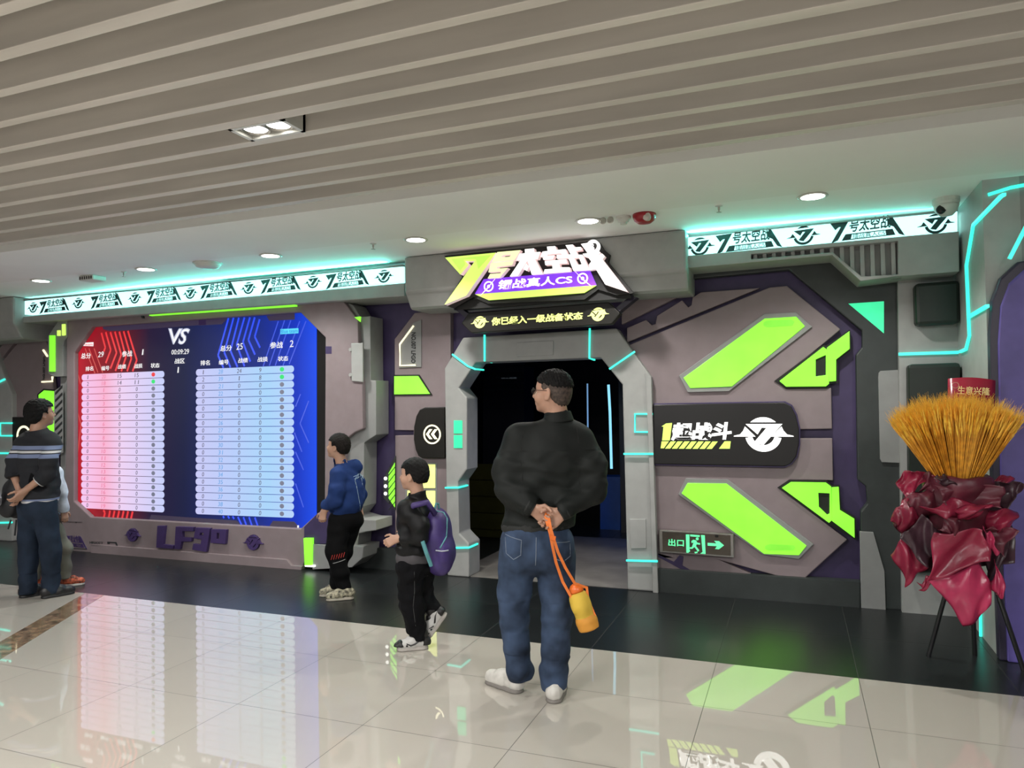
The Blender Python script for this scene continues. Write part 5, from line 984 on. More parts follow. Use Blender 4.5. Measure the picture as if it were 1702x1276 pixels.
for pl in ([(-.12, .9), (-.03, .88), (-.035, .80), (-.075, .775), (-.115, .805), (-.12, .9)], [(.14, .865), (.235, .86), (.235, .785), (.195, .76), (.15, .78), (.14, .865)], [(.05, .895), (.047, .8), (.043, .73)]):
    pts_ = []
    for a, b in zip(pl[:-1], pl[1:]):
        for k in range(6):
            x = a[0] + (b[0] - a[0]) * k / 6.; z = a[1] + (b[1] - a[1]) * k / 6.; pts_.append((x, surf_y(x, z), z))
    g.tube(pts_, .0022, 5)
g.obj('pocket_stitching', SEAM, J)
WS = mat('white_leather', (.52, .5, .46), .45, var=.06, vscale=20); GS = mat('worn_grey_sole', (.17, .155, .14), .7)
shoe(T, (-.045, .0), (-.72, .7), .285, .1, WS, GS, accent=WS); shoe(T, (.125, -.15), (.22, 1), .285, .1, WS, GS, accent=WS)

# ---------------------------------------------------------------- yellow bottle pouch on an orange strap
B = thing('water_bottle', 'yellow and orange child water bottle hanging by an orange strap from the man\'s hands', 'bottle', (-1.4207,3.8612,0.0), None, 0.3526)
b0, b1 = np.array((.322, -.19, .422)), np.array((.262, -.17, .612)); ax = nz(b1 - b0)
YEL = mat('yellow_plush', (.62, .41, .045), .75, bump=.3, bscale=300); ORG = mat('orange_webbing', (.72, .17, .025), .6, bump=.2, bscale=500); ORP = mat('orange_plastic', (.75, .15, .02), .35)
F = Field((.15, -.3, .36), (.42, -.08, .7), .004); F.cap(b0 + ax * .03, b1 - ax * .05, .051, .054, .01); F.blob(b0 * .42 + b1 * .58 + (-.006, -.022, 0), (.048, .046, .045), ax, k=.02); F.cut(b1 - ax * .012, ax); F.waves(.001, 90, 3)
F.mesh('pouch', YEL, B)
F = Field((.15, -.3, .36), (.42, -.08, .7), .004); F.cap(b0 + ax * .008, b0 + ax * .03, .057, .06, .01); F.cut(b0 - ax * .012, -ax); F.mesh('base_ring', mat('amber_plush', (.6, .26, .03), .7), B)
G().lathe((0, 0, 0), [(0, -.002), (.042, -.002), (.044, .004), (.0, .005)], 22).obj('base_disc', mat('orange_disc', (.72, .3, .03), .6), B)
o = bpy.data.objects['base_disc']; o.location = b0 - ax * .0135; o.rotation_euler = Vector(ax).to_track_quat('Z', 'Y').to_euler()
g = G().lathe((0, 0, 0), [(.036, 0), (.04, .01), (.036, .028), (.024, .042), (.01, .048), (0, .05)], 22); o = g.obj('cap', ORP, B, True); o.location = b1 - ax * .01; o.rotation_euler = Vector(ax).to_track_quat('Z', 'Y').to_euler()
hp = np.array((.112, -.255, .965)); sd = nz(np.cross(ax, (0, -1, 0)))
def webbing(pts_, w, nm):
    """flat strap through points, broad side to the viewer"""
    V, Fc = [], []; pts_ = [np.array(p, float) for p in pts_]
    for i, p in enumerate(pts_):
        d = nz(pts_[min(i + 1, len(pts_) - 1)] - pts_[max(i - 1, 0)]); n_ = nz(np.cross(d, (0, 1, 0)))
        for a, b in ((-w, -.0012), (w, -.0012), (w, .0012), (-w, .0012)): V.append(p + n_ * a + np.array((0, 1, 0)) * b)
    for i in range(len(pts_) - 1):
        for k in range(4): Fc.append((i * 4 + k, i * 4 + (k + 1) % 4, (i + 1) * 4 + (k + 1) % 4, (i + 1) * 4 + k))
    Fc += [(0, 1, 2, 3), tuple(len(V) - 4 + k for k in range(4))]
    return link(nm, V, Fc, ORG, B)
sL, sR = b1 - ax * .06 - sd * .05 * (1 if sd[0] > 0 else -1), b1 - ax * .03 + sd * .052 * (1 if sd[0] > 0 else -1)
webbing([hp + (-.005, .045, .07), hp + (-.012, .0, .06), hp + (-.004, -.008, .02), hp + (.01, -.01, -.03), hp + (.022, -.005, -.1), hp + (.04, .02, -.19), hp + (.075, .06, -.3), sL + (.004, -.02, .035), sL + (.006, -.014, .01)], .0075, 'strap')
webbing([hp + (.012, .045, .065), hp + (.004, -.004, .05), hp + (.012, -.014, .0), hp + (.026, -.014, -.05), hp + (.05, .0, -.13), hp + (.09, .03, -.22), hp + (.14, .06, -.31), sR + (-.004, -.01, .03), sR + (.0, -.014, -.03), b0 + ax * .05 - sd * -.05 * (1 if sd[0] > 0 else -1) + (.0, -.02, 0)], .0075, 'strap')
link('strap_slider', [hp + np.array(v) for v in ((.008, -.02, -.06), (.036, -.02, -.067), (.04, -.02, -.045), (.012, -.02, -.038), (.008, -.012, -.06), (.036, -.012, -.067), (.04, -.012, -.045), (.012, -.012, -.038))], [(0, 1, 2, 3), (7, 6, 5, 4), (0, 4, 5, 1), (1, 5, 6, 2), (2, 6, 7, 3), (3, 7, 4, 0)], ORP, B)

# ================================================================ the man in the striped sweater
T = person('person', 'man in a dark striped sweater and jeans looking at the screen, hands behind his back', (-6.1877,4.5097,0.0), 0.9410)
f2 = nz((.8, .6, 0)); l2 = np.array((-.6, .8, 0)); c0 = np.array((-.06, .02, 0))
L = lambda a, b, z: c0 + f2 * a + l2 * b + np.array((0, 0, z))
F = Field((-.34, -.32, -.02), (.28, .36, 1.79), .005)
hd = head(F, (-.038, .02, 1.603), (.93, .36, 0), 1.0, .16)
nb = np.array((-.06, .02, 1.455)); neck(F, hd, nb, .056, .064)
F.cap(L(0, -.12, 1.36), L(0, .12, 1.36), .06, .06, .05); F.blob(L(0, 0, 1.17), (.1, .15, .2), f2, k=.05); F.blob(L(0, 0, .84), (.08, .12, .16), f2, k=.06)
w1, w2 = np.array((-.145, -.115, .945)), np.array((-.195, .0, .95))
F.poly([L(0, -.17, 1.34), (.005, -.19, 1.08), w1], [.04, .036, .026], .03); F.poly([L(0, .17, 1.34), (-.235, .1, 1.08), w2], [.04, .034, .026], .03)
F.poly([L(0, -.08, .8), (.04, -.06, .42), (.035, -.06, .07)], [.08, .05, .04], .04); F.poly([L(0, .08, .8), (-.13, .06, .42), (-.13, .05, .07)], [.08, .05, .04], .04)
hand(F, w1, (-.62, .05, -.72), (-.5, .7, .1), -1, .98, (.5, .55, .6, .65), .5)
hand(F, w2, (.05, -.3, -.92), (-1, -.2, -.1), 1, .98, (.55, .6, .6, .65), .5)
F.mesh('body', SKIN, T); eyes(hd, T)
hair(hd, T, HAIRM, line=[(-.14, -.065), (-.07, -.078), (-.03, -.045), (-.015, .012), (.01, .016), (.025, -.005), (.032, .05), (.06, .058), (.1, .05), (.12, .052)], off=.019, amp=.003, fr=200, seed=9)
glasses(hd, T, mat('thin_metal_spectacle_frame', (.2, .17, .12), .3, metal=.8))
NV = (.008, .009, .013); LB = (.16, .2, .33); WH = (.55, .55, .56)
def st(z): return (z - .7) / .8
SWT = axis_ramp('striped_sweater_knit', 2, .7, 1.5, [(0, LB), (st(.828), WH), (st(.846), LB), (st(.862), NV), (st(1.217), LB), (st(1.253), NV), (st(1.262), WH), (st(1.281), NV), (st(1.29), LB), (st(1.325), NV)], rough=.85, const=True, bump=.3, bscale=350)
F = Field((-.36, -.36, .7), (.28, .38, 1.52), .0055)
F.blob(L(.0, 0, 1.2), (.135, .185, .22), f2, k=.06); F.cap(L(0, -.13, 1.35), L(0, .13, 1.35), .088, .088, .06); F.cap(nb - (0, 0, .02), L(0, -.1, 1.36), .07, .08, .05); F.cap(nb - (0, 0, .02), L(0, .1, 1.36), .07, .08, .05); F.cap(nb - (0, 0, .05), nb - (0, 0, .01), .085, .075, .03)
F.blob(L(.02, 0, .98), (.15, .175, .2), f2, k=.08); F.blob(L(.01, 0, .86), (.14, .17, .12), f2, k=.05)
F.poly([L(0, -.18, 1.33), (.02, -.2, 1.2), (.01, -.19, 1.07), (-.055, -.165, 1.02)], [.072, .07, .062, .056], .03); F.poly([L(0, .18, 1.33), (-.225, .13, 1.2), (-.238, .09, 1.09), (-.23, .06, 1.05)], [.072, .066, .06, .054], .03)
F.waves(.0045, 28, 31, st=(1, 1, 1.6)); F.waves(.003, 60, 33, st=(.5, .5, 1.5))
F.cutnear((-.05, -.165, 1.02), (-.75, .2, -.65), .1); F.cutnear((-.232, .06, 1.05), (.1, -.35, -.93), .08); F.cut((0, 0, .812), (0.05, 0, -1)); F.cap(nb - (0, 0, .03), nb + (.01, 0, .14), .06, .06, .004, 'd'); F.cut(nb + (0, 0, .01), (-.2, -.1, 1))
SW_ = F.mesh('sweater', SWT, T)
F = Field((-.16, -.28, .92), (.06, -.06, 1.12), .0045); dv = nz((-.75, .2, -.65)); q = np.array((-.05, -.165, 1.02)); F.cap(q - dv * .004, q + dv * .008, .056, .054, .003); F.cut(q + dv * .008, dv); F.cut(q - dv * .004, -dv); F.cap(q - dv * .05, q + dv * .06, .047, .045, .002, 'd'); F.mesh('cuff', mat('white_knit', (.5, .5, .5), .8), SW_)
F = Field((-.3, -.28, .02), (.24, .3, .9), .006)
F.blob(L(0, 0, .79), (.13, .165, .15), f2, k=.05); F.cap(L(0, -.06, .84), L(0, .06, .84), .105, .105, .04)
F.poly([L(0, -.085, .74), (.042, -.07, .42), (.04, -.06, .06)], [.1, .08, .07], .03); F.poly([L(0, .085, .74), (-.125, .06, .42), (-.128, .05, .06)], [.1, .08, .07], .03)
F.waves(.004, 34, 41, st=(.5, .5, 1.5)); F.waves(.004, 60, 42, (-.3, -.28, .02), (.24, .3, .2), st=(.3, .3, 2)); F.cut((0, 0, .03), (0, 0, -1)); F.cut((0, 0, .87), (0, 0, 1))
F.mesh('jeans', mat('dark_blue_denim', (.013, .021, .037), .85, var=.2, vscale=6, bump=.2, bscale=600, spec=.2), T)
BS = mat('black_leather', (.01, .009, .01), .45); BSO = mat('black_sole', (.006, .006, .006), .6)
shoe(T, (-.03, -.1), (1, .25), .27, .095, BS, BSO, accent=BS); shoe(T, (-.19, .04), (1, .3), .26, .095, BS, BSO, accent=BS)

# ================================================================ the person half hidden behind him
T = person('person', 'figure almost hidden behind the striped sweater man, only khaki trousers and pale sleeve showing', (-6.5115,4.6707,0.0), 0.9486)
F = Field((-.2, -.3, -.02), (.4, .32, 1.5), .006)
c0 = np.array((.06, .0, 0)); f2 = nz((.85, .5, 0)); l2 = np.array((-.5, .85, 0)); L = lambda a, b, z: c0 + f2 * a + l2 * b + np.array((0, 0, z))
hd = head(F, (.06, 0, 1.29), (.85, .5, 0), .93, .1, True); neck(F, hd, np.array((.05, 0, 1.13)), .045, .052)
F.cap(L(0, -.1, 1.08), L(0, .1, 1.08), .05, .05, .05); F.blob(L(0, 0, .92), (.08, .12, .16), f2, k=.05); F.blob(L(0, 0, .7), (.08, .12, .12), f2, k=.05)
F.poly([L(0, -.15, 1.07), (.175, -.15, .85), (.2, -.12, .71)], [.042, .036, .024], .03); F.poly([L(0, .14, 1.07), (.0, .2, .87), (.12, .24, .74)], [.042, .036, .024], .03)
F.poly([L(0, -.06, .65), (.19, -.05, .35), (.2, -.05, .07)], [.06, .045, .035], .03); F.poly([L(0, .07, .65), (-.0, .08, .35), (-.03, .08, .07)], [.06, .045, .035], .03)
hand(F, (.2, -.12, .71), (.15, .1, -1), (-.4, .9, 0), 1, .8, (.4, .45, .5, .5), .5); hand(F, (.12, .24, .74), (.4, .1, -.8), (-.4, -.9, 0), -1, .8, (.4, .45, .5, .5), .5)
F.mesh('body', SKIN2, T); eyes(hd, T)
hair(hd, T, HAIRM, h=.005, line=[(-.14, -.045), (-.03, -.03), (0, .012), (.03, .05), (.12, .052)], off=.017, seed=15)
F = Field((-.24, -.32, .55), (.4, .34, 1.2), .006)
F.blob(L(0, 0, .92), (.115, .15, .22), f2, k=.05); F.cap(L(0, -.11, 1.07), L(0, .11, 1.07), .065, .065, .05); F.blob(L(0, 0, .72), (.12, .15, .12), f2, k=.05)
F.poly([L(0, -.16, 1.06), (.18, -.16, .87), (.205, -.125, .7)], [.056, .05, .042], .03); F.poly([L(0, .15, 1.06), (.0, .21, .88), (.11, .24, .75)], [.06, .055, .046], .03)
F.waves(.004, 40, 51); F.cut((0, 0, .625), (0, 0, -1)); F.cutnear((.205, -.125, .7), (.1, .2, -1), .08); F.cap((.05, 0, 1.12), (.06, 0, 1.3), .05, .06, .003, 'd')
F.mesh('shirt', mat('pale_blue_white_cloth', (.5, .55, .65), .8, var=.3, vscale=7), T)
F = Field((-.2, -.25, .04), (.4, .3, .72), .006); F.blob(L(0, 0, .63), (.11, .14, .1), f2, k=.05)
F.poly([L(0, -.07, .6), (.2, -.055, .35), (.205, -.05, .09)], [.085, .07, .062], .03); F.poly([L(0, .07, .6), (.0, .08, .35), (-.03, .08, .09)], [.085, .068, .06], .03); F.waves(.005, 45, 52, st=(.5, .5, 1.5)); F.cut((0, 0, .075), (0, 0, -1)); F.cut((0, 0, .7), (0, 0, 1))
F.mesh('trousers', mat('khaki_cotton', (.15, .145, .115), .85, bump=.2, bscale=400), T)
OS = mat('orange_black_mesh', (.3, .06, .025), .6, var=.6, vscale=40)
shoe(T, (.165, -.06), (1, -.05), .215, .08, OS, mat('pale_sole', (.4, .38, .35), .6), accent=BS, hi=.07); shoe(T, (-.06, .08), (1, .1), .215, .08, OS, MATS['pale_sole'], accent=BS, hi=.07)
K = thing('backpack', 'black backpack on the half hidden figure at the left picture edge', 'backpack', (-6.5115,4.6707,0.0), None, 0.9486)
F = Field((-.36, -.26, .58), (.1, .26, 1.08), .006); F.blob((-.16, .03, .85), (.1, .15, .2), (.85, .5, 0), k=.03); F.blob((-.23, .0, .78), (.06, .12, .11), (.85, .5, 0), k=.02); F.waves(.004, 40, 53)
F.mesh('bag', mat('black_nylon', (.012, .012, .014), .6, bump=.2, bscale=300), K)
G().tube([(-.05, -.14, 1.0), (.04, -.2, 1.09), (.14, -.2, 1.0), (.1, -.17, .8), (-.1, -.12, .7)], .014, 6, sq=1.4).obj('shoulder_strap', MATS['black_nylon'], K)
g = G().tube([(-.2, -.1, .66), (-.22, -.11, .58)], .008, 6).tube([(-.16, -.12, .66), (-.17, -.13, .52)], .008, 6); g.obj('loose_strap', MATS['black_nylon'], K)
G().tube([(-.30, -.06, .93), (-.285, -.1, .86), (-.29, -.07, .8)], .02, 6).obj('pale_cloth', mat('grey_white_cloth', (.3, .3, .33), .8), K)

# ================================================================ the boy in the blue hoodie
T = person('person', 'boy in a blue hoodie and black trousers standing by the right edge of the scoreboard', (-3.6506,5.2877,0.0), 0.6043)
f2 = nz((-.88, .47, 0)); l2 = np.cross((0, 0, 1), f2); c0 = np.array((.045, .0, 0)); L = lambda a, b, z: c0 + f2 * a + l2 * b + np.array((0, 0, z))
F = Field((-.26, -.26, -.02), (.3, .28, 1.42), .0048)
hd = head(F, (-.012, .0, 1.285), (-.9, .43, 0), .89, .14, True); nb = np.array((.02, 0, 1.12)); neck(F, hd, nb, .043, .05)
F.cap(L(0, -.1, 1.07), L(0, .1, 1.07), .05, .05, .04); F.blob(L(0, 0, .92), (.08, .12, .17), f2, k=.05); F.blob(L(0, 0, .68), (.085, .12, .13), f2, k=.05)
w1, w2 = np.array((-.128, -.11, .752)), np.array((.165, .1, .74))
F.poly([L(0, .13, 1.05), (-.03, -.16, .85), w1], [.042, .036, .024], .03); F.poly([L(0, -.13, 1.05), (.16, .14, .88), w2], [.042, .036, .024], .03)
F.poly([L(0, .06, .64), (-.03, -.05, .37), (.03, -.05, .07)], [.065, .048, .036], .03); F.poly([L(0, -.06, .64), (.02, .06, .37), (-.04, .07, .07)], [.065, .048, .036], .03)
hand(F, w1, (-.25, .05, -.95), (.3, .9, -.1), -1, .78, (.85, .9, .95, .95), .6); hand(F, w2, (.1, -.1, -.95), (-.3, -.9, 0), 1, .78, (.7, .75, .8, .8), .6)
F.mesh('body', SKIN2, T); eyes(hd, T)
hair(hd, T, mat('dark_brown_hair', (.008, .0055, .0045), .6, var=.2, vscale=120, bump=.5, bscale=350, spec=.18), line=[(-.14, -.06), (-.06, -.06), (-.03, -.035), (-.015, .008), (.012, .012), (.03, .0), (.036, .045), (.07, .05), (.12, .046)], off=.012, amp=.0015, fr=300, seed=19)
HOOD = mat('royal_blue_fleece', (.012, .032, .125), .85, var=.12, vscale=6, bump=.3, bscale=350, spec=.2)
F = Field((-.28, -.3, .62), (.32, .32, 1.3), .005)
F.blob(L(.0, 0, .93), (.13, .155, .2), f2, k=.05); F.cap(L(0, -.1, 1.06), L(0, .1, 1.06), .068, .068, .05); F.blob(L(-.0, 0, .78), (.145, .16, .12), f2, k=.06); F.blob((.07, 0, .9), (.13, .13, .17), k=.06)
F.poly([L(0, .135, 1.05), (-.02, -.165, .93), (-.045, -.165, .84), w1 - (-.018, 0, -.05)], [.064, .064, .06, .047], .03); F.poly([L(0, -.135, 1.05), (.15, .14, .95), (.17, .13, .86), w2 + (0, 0, .05)], [.064, .062, .058, .046], .03)
F.blob((.095, .0, 1.115), (.075, .085, .055), (.85, -.3, .5), (-.4, 0, .9), k=.02); F.cap((.02, 0, 1.13), (.02, 0, 1.155), .072, .07, .02); F.cap((.14, -.02, 1.1), (.12, .02, 1.06), .05, .05, .02)
F.cap((.015, 0, 1.16), (.0, 0, 1.3), .06, .066, .004, 'd'); F.cap((.07, 0, 1.18), (.09, 0, 1.3), .055, .07, .006, 'd')
F.waves(.004, 36, 61, st=(1, 1, 1.4)); F.waves(.0025, 70, 62); F.cut((.03, 0, .706), (0, 0, -1)); F.cutnear(w1 + (.006, 0, .018), (-.25, .05, -.95), .08); F.cutnear(w2 + (0, 0, .012), (.1, -.1, -.95), .08)
H = F.mesh('hoodie', HOOD, T)
def backfront(F, x, z):
    i = np.clip(np.round((np.array((x, F.lo[1], z)) - F.lo) / F.h).astype(int), 0, F.n - 1); c = F.A[i[0], :, i[2]]; return F.lo[1] + np.argmax(c < 0) * F.h - .003
g = G()
for pl in ([(.115, 1.03), (.15, 1.04), (.19, 1.055)], [(.12, 1.01), (.16, 1.02), (.19, 1.03)], [(.125, .99), (.14, 1.03)], [(.155, 1.05), (.15, 1.01)], [(.17, 1.05), (.18, 1.0)], [(.13, .99), (.145, .92), (.165, .8), (.17, .74)], [(.185, 1.0), (.19, .95)]):
    q_ = []
    for a, b in zip(pl[:-1], pl[1:]):
        for k in range(5): x, z = a[0] + (b[0] - a[0]) * k / 4., a[1] + (b[1] - a[1]) * k / 4.; q_.append((x, backfront(F, x, z), z))
    g.tube(q_, .0025, 5)
g.obj('pale_print', mat('pale_blue_print', (.3, .42, .5), .6), H)
TRS = mat('black_track_cloth', (.0035, .0035, .004), .8, bump=.2, bscale=400, spec=.12)
F = Field((-.24, -.22, .04), (.26, .24, .78), .0055); F.blob(L(-.01, 0, .67), (.125, .135, .1), f2, k=.05); F.blob((.09, 0, .65), (.09, .1, .1), k=.05)
F.poly([L(.02, .06, .64), (-.035, -.05, .4), (.0, -.05, .22), (.035, -.05, .085)], [.098, .082, .07, .06], .03); F.poly([L(-.02, -.06, .62), (.02, .06, .38), (-.02, .07, .22), (-.04, .07, .085)], [.098, .082, .066, .056], .03)
F.waves(.005, 40, 63, st=(.5, .5, 1.5)); F.cut((0, 0, .065), (0, 0, -1)); F.cut((0, 0, .75), (0, 0, 1))
J = F.mesh('trousers', TRS, T)
g = G()
for k in range(6):
    x0_ = -.075 + k * .02; q_ = [(x0_ + a * .012, backfront(F, x0_ + a * .012, .345 + k * .003 + a * .04) - .001, .345 + k * .003 + a * .04) for a in (0, .5, 1)]; g.tube(q_, .003, 5)
g.obj('red_print', mat('red_print', (.5, .04, .03), .6), J)
q_ = [(-.06 + .1 * a, backfront(F, -.06 + .1 * a, .315 + .022 * a) - .001, .315 + .022 * a) for a in (0, .25, .5, .75, 1)]
G().tube(q_, .0028, 5).obj('pale_print', mat('grey_print', (.3, .3, .3), .6), J)
KS = mat('khaki_sneaker_mesh', (.26, .24, .17), .65, var=.5, vscale=38); KSo = mat('cream_sole', (.34, .31, .25), .6)
shoe(T, (.11, -.085), (-1, -.0), .235, .085, KS, KSo, accent=BS, hi=.075); shoe(T, (.02, .06), (-1, .1), .2, .08, KS, KSo, accent=BS, hi=.07)

# ================================================================ the boy with the schoolbag
T = person('person', 'small boy in a black jacket walking past the doorway with a schoolbag', (-2.4199,4.3611,0.0), 0.5066)
f2 = nz((-.9, .43, 0)); l2 = np.cross((0, 0, 1), f2); c0 = np.array((.005, .0, 0)); L = lambda a, b, z: c0 + f2 * a + l2 * b + np.array((0, 0, z))
F = Field((-.24, -.24, -.02), (.26, .24, 1.29), .0045)
hd = head(F, (.002, .0, 1.155), (-.9, .43, 0), .9, .02, True); nb = np.array((.03, 0, 1.0)); neck(F, hd, nb, .042, .048)
F.cap(L(0, -.085, .94), L(0, .085, .94), .045, .045, .04); F.blob(L(0, 0, .8), (.075, .11, .16), f2, k=.05); F.blob(L(0, 0, .57), (.08, .11, .12), f2, k=.05)
w1, w2 = np.array((-.108, -.115, .748)), np.array((-.03, .14, .75))
F.poly([L(0, .12, .93), (.03, -.15, .775), w1], [.04, .034, .022], .03); F.poly([L(0, -.11, .93), (.05, .16, .78), w2], [.04, .034, .022], .03)
F.poly([L(0, .05, .54), (-.03, -.05, .3), (.03, -.045, .06)], [.06, .044, .034], .03); F.poly([L(0, -.05, .54), (.06, .05, .31), (.15, .05, .19)], [.06, .044, .034], .03)
hand(F, w1, (-.85, .05, -.35), (.2, .9, -.2), -1, .74, (.8, .85, .9, .95), .6); hand(F, w2, (-.85, .0, -.4), (.1, -.9, -.2), 1, .74, (.8, .85, .9, .95), .6)
F.mesh('body', SKIN2, T); eyes(hd, T)
hair(hd, T, HAIRM, line=[(-.14, -.055), (-.06, -.06), (-.03, -.04), (-.015, .008), (.012, .012), (.028, -.005), (.034, .045), (.07, .05), (.12, .048)], off=.011, amp=.0015, fr=300, seed=25)
KJ = mat('black_child_jacket', (.0035, .0035, .0042), .5, var=.15, bump=.2, bscale=400, spec=.25)
F = Field((-.24, -.26, .5), (.26, .26, 1.1), .0048)
F.blob(L(.0, 0, .82), (.115, .14, .18), f2, k=.05); F.cap(L(0, -.09, .935), L(0, .09, .935), .062, .062, .05); F.blob(L(.0, 0, .66), (.125, .145, .1), f2, k=.06)
F.poly([L(0, .125, .93), (.035, -.16, .84), (.03, -.155, .765), w1 + (.04, .0, .004)], [.06, .06, .056, .042], .03); F.poly([L(0, -.12, .93), (.05, .16, .84), (.05, .16, .78), w2 + (.04, 0, .004)], [.06, .058, .054, .042], .03)
F.cap(nb - (0, 0, .03), nb + (-.004, 0, .03), .064, .058, .012); F.cap(nb, nb + (-.01, 0, .14), .048, .054, .003, 'd'); F.cut(nb + (0, 0, .036), (-.2, .0, 1))
F.waves(.004, 40, 71, st=(1, 1, 1.4)); F.waves(.003, 75, 72); F.cut((0, 0, .605), (0, 0, -1)); F.cutnear(w1 + (.008, 0, 0), (-.9, .05, -.3), .07); F.cutnear(w2 + (.008, 0, 0), (-.9, 0, -.35), .07)
F.mesh('jacket', KJ, T)
F = Field((-.2, -.2, .48), (.22, .22, .72), .006); F.blob(L(0, 0, .6), (.122, .14, .1), f2, k=.03); F.cut((0, 0, .545), (0, 0, -1)); F.cut((0, 0, .63), (0, 0, 1)); F.waves(.003, 60, 73); F.mesh('sweatshirt_hem', mat('dark_grey_jersey', (.06, .055, .06), .85), T)
F = Field((-.2, -.2, .04), (.28, .22, .66), .005); F.blob(L(-.005, 0, .55), (.118, .13, .1), f2, k=.05)
F.poly([L(.01, .055, .53), (-.02, -.05, .3), (.005, -.048, .17), (.028, -.045, .075)], [.094, .078, .066, .056], .03); F.poly([L(-.01, -.05, .52), (.055, .045, .32), (.125, .05, .225), (.142, .05, .21)], [.09, .074, .056, .046], .03)
F.waves(.005, 45, 74, st=(.5, .5, 1.5)); F.waves(.003, 90, 75); F.cut((0, 0, .06), (0, 0, -1)); F.cut((0, 0, .62), (0, 0, 1))
J = F.mesh('trousers', mat('black_denim', (.004, .004, .005), .8, bump=.25, bscale=400, spec=.12), T)
g = G()
for pl in ([(-.0, .53), (.0, .4), (-.01, .3), (.005, .17)], [(.05, .475), (.09, .478)]):
    q_ = []
    for a, b in zip(pl[:-1], pl[1:]):
        for k in range(5): x, z = a[0] + (b[0] - a[0]) * k / 4., a[1] + (b[1] - a[1]) * k / 4.; q_.append((x, backfront(F, x, z), z))
    g.tube(q_, .0014, 5)
g.obj('seam_stitching', mat('grey_stitch', (.06, .06, .06), .7), J)
SB = mat('white_black_leather', (.5, .49, .47), .45, var=.02); SBo = mat('off_white_sole', (.36, .33, .3), .6); KB = mat('black_leather_panel', (.01, .009, .009), .45)
def court_shoe(heel, d, z0, pitch):
    o, P = shoe(T, heel, d, .21, .08, SB, SBo, z0=z0, pitch=pitch, hi=.085, accent=KB)
    F = Field(P(.4, 0, .05) - .16, P(.4, 0, .05) + .16, .004)
    F.cap(P(.86, .03, .03), P(.93, .03, .026), .039, .032, .01); F.cap(P(.66, -.3, .035), P(.66, .3, .035), .016, .016, .01); F.cap(P(.08, 0, .045), P(.13, 0, .06), .039, .037, .01); F.cap(P(.16, 0, .1), P(.22, 0, .112), .037, .038, .01); F.cap(P(.42, 0, .08), P(.6, 0, .058), .03, .027, .01); F.cut(P(0, 0, .028), -nz(P(0, 0, 1) - P(0, 0, 0)))
    F.mesh('black_panel', KB, o)
    for e in (-1, 1): G().tube([tuple(P(a, e * b, c)) for a, b, c in ((.68, .47, .05), (.55, .5, .038), (.42, .5, .046), (.25, .48, .068), (.12, .46, .075))], [.003, .006, .006, .004, .002], 6).obj('side_swoosh', KB, o)
court_shoe((.085, -.05), (-1, -.05), 0, 0); court_shoe((.218, .03), (-.9, -.1), .2, .9)
K = thing('backpack', 'purple and blue schoolbag on the back of the small boy in black', 'backpack', (-2.4199,4.3611,0.0), None, 0.5066)
PV = mat('purple_nylon', (.045, .025, .135), .5, var=.15, bump=.15, bscale=300); TLN = mat('teal_nylon_trim', (.1, .3, .33), .5)
F = Field((.02, -.24, .44), (.32, .2, 1.0), .005); F.blob((.165, -.03, .72), (.085, .13, .215), (.9, -.43, 0), k=.02); F.cap((.17, -.04, .56), (.165, -.03, .83), .085, .08, .03); F.blob((.215, -.055, .63), (.055, .11, .12), (.9, -.43, 0), k=.015); F.waves(.003, 40, 81)
F.mesh('bag', PV, K)
def bagline(pl, r, nm, m):
    q_ = []
    for a, b in zip(pl[:-1], pl[1:]):
        for k in range(6): x, z = a[0] + (b[0] - a[0]) * k / 5., a[1] + (b[1] - a[1]) * k / 5.; q_.append((x, min(backfront(F, x, z), .1), z))
    G().tube(q_, r, 6).obj(nm, m, K, True)
bagline([(.135, .92), (.2, .9), (.222, .86), (.215, .75), (.17, .68)], .005, 'zip_trim', TLN); bagline([(.14, .665), (.18, .66), (.225, .66)], .005, 'zip_trim', mat('pale_zip', (.4, .42, .5), .5))
S1 = G().tube([(.14, -.12, .9), (.09, -.16, .985), (.0, -.15, .965), (-.04, -.125, .91)], .016, 8, sq=1.3); S1.obj('shoulder_strap', PV, K, True)
G().tube([(.055, -.21, .74), (.08, -.2, .66), (.11, -.16, .57)], .011, 6, sq=1.2).obj('lower_strap', TLN, K)
G().tube([(.14, -.09, .93), (.15, -.08, .965), (.165, -.06, .96), (.17, -.05, .925)], .008, 6).obj('top_handle', TLN, K)

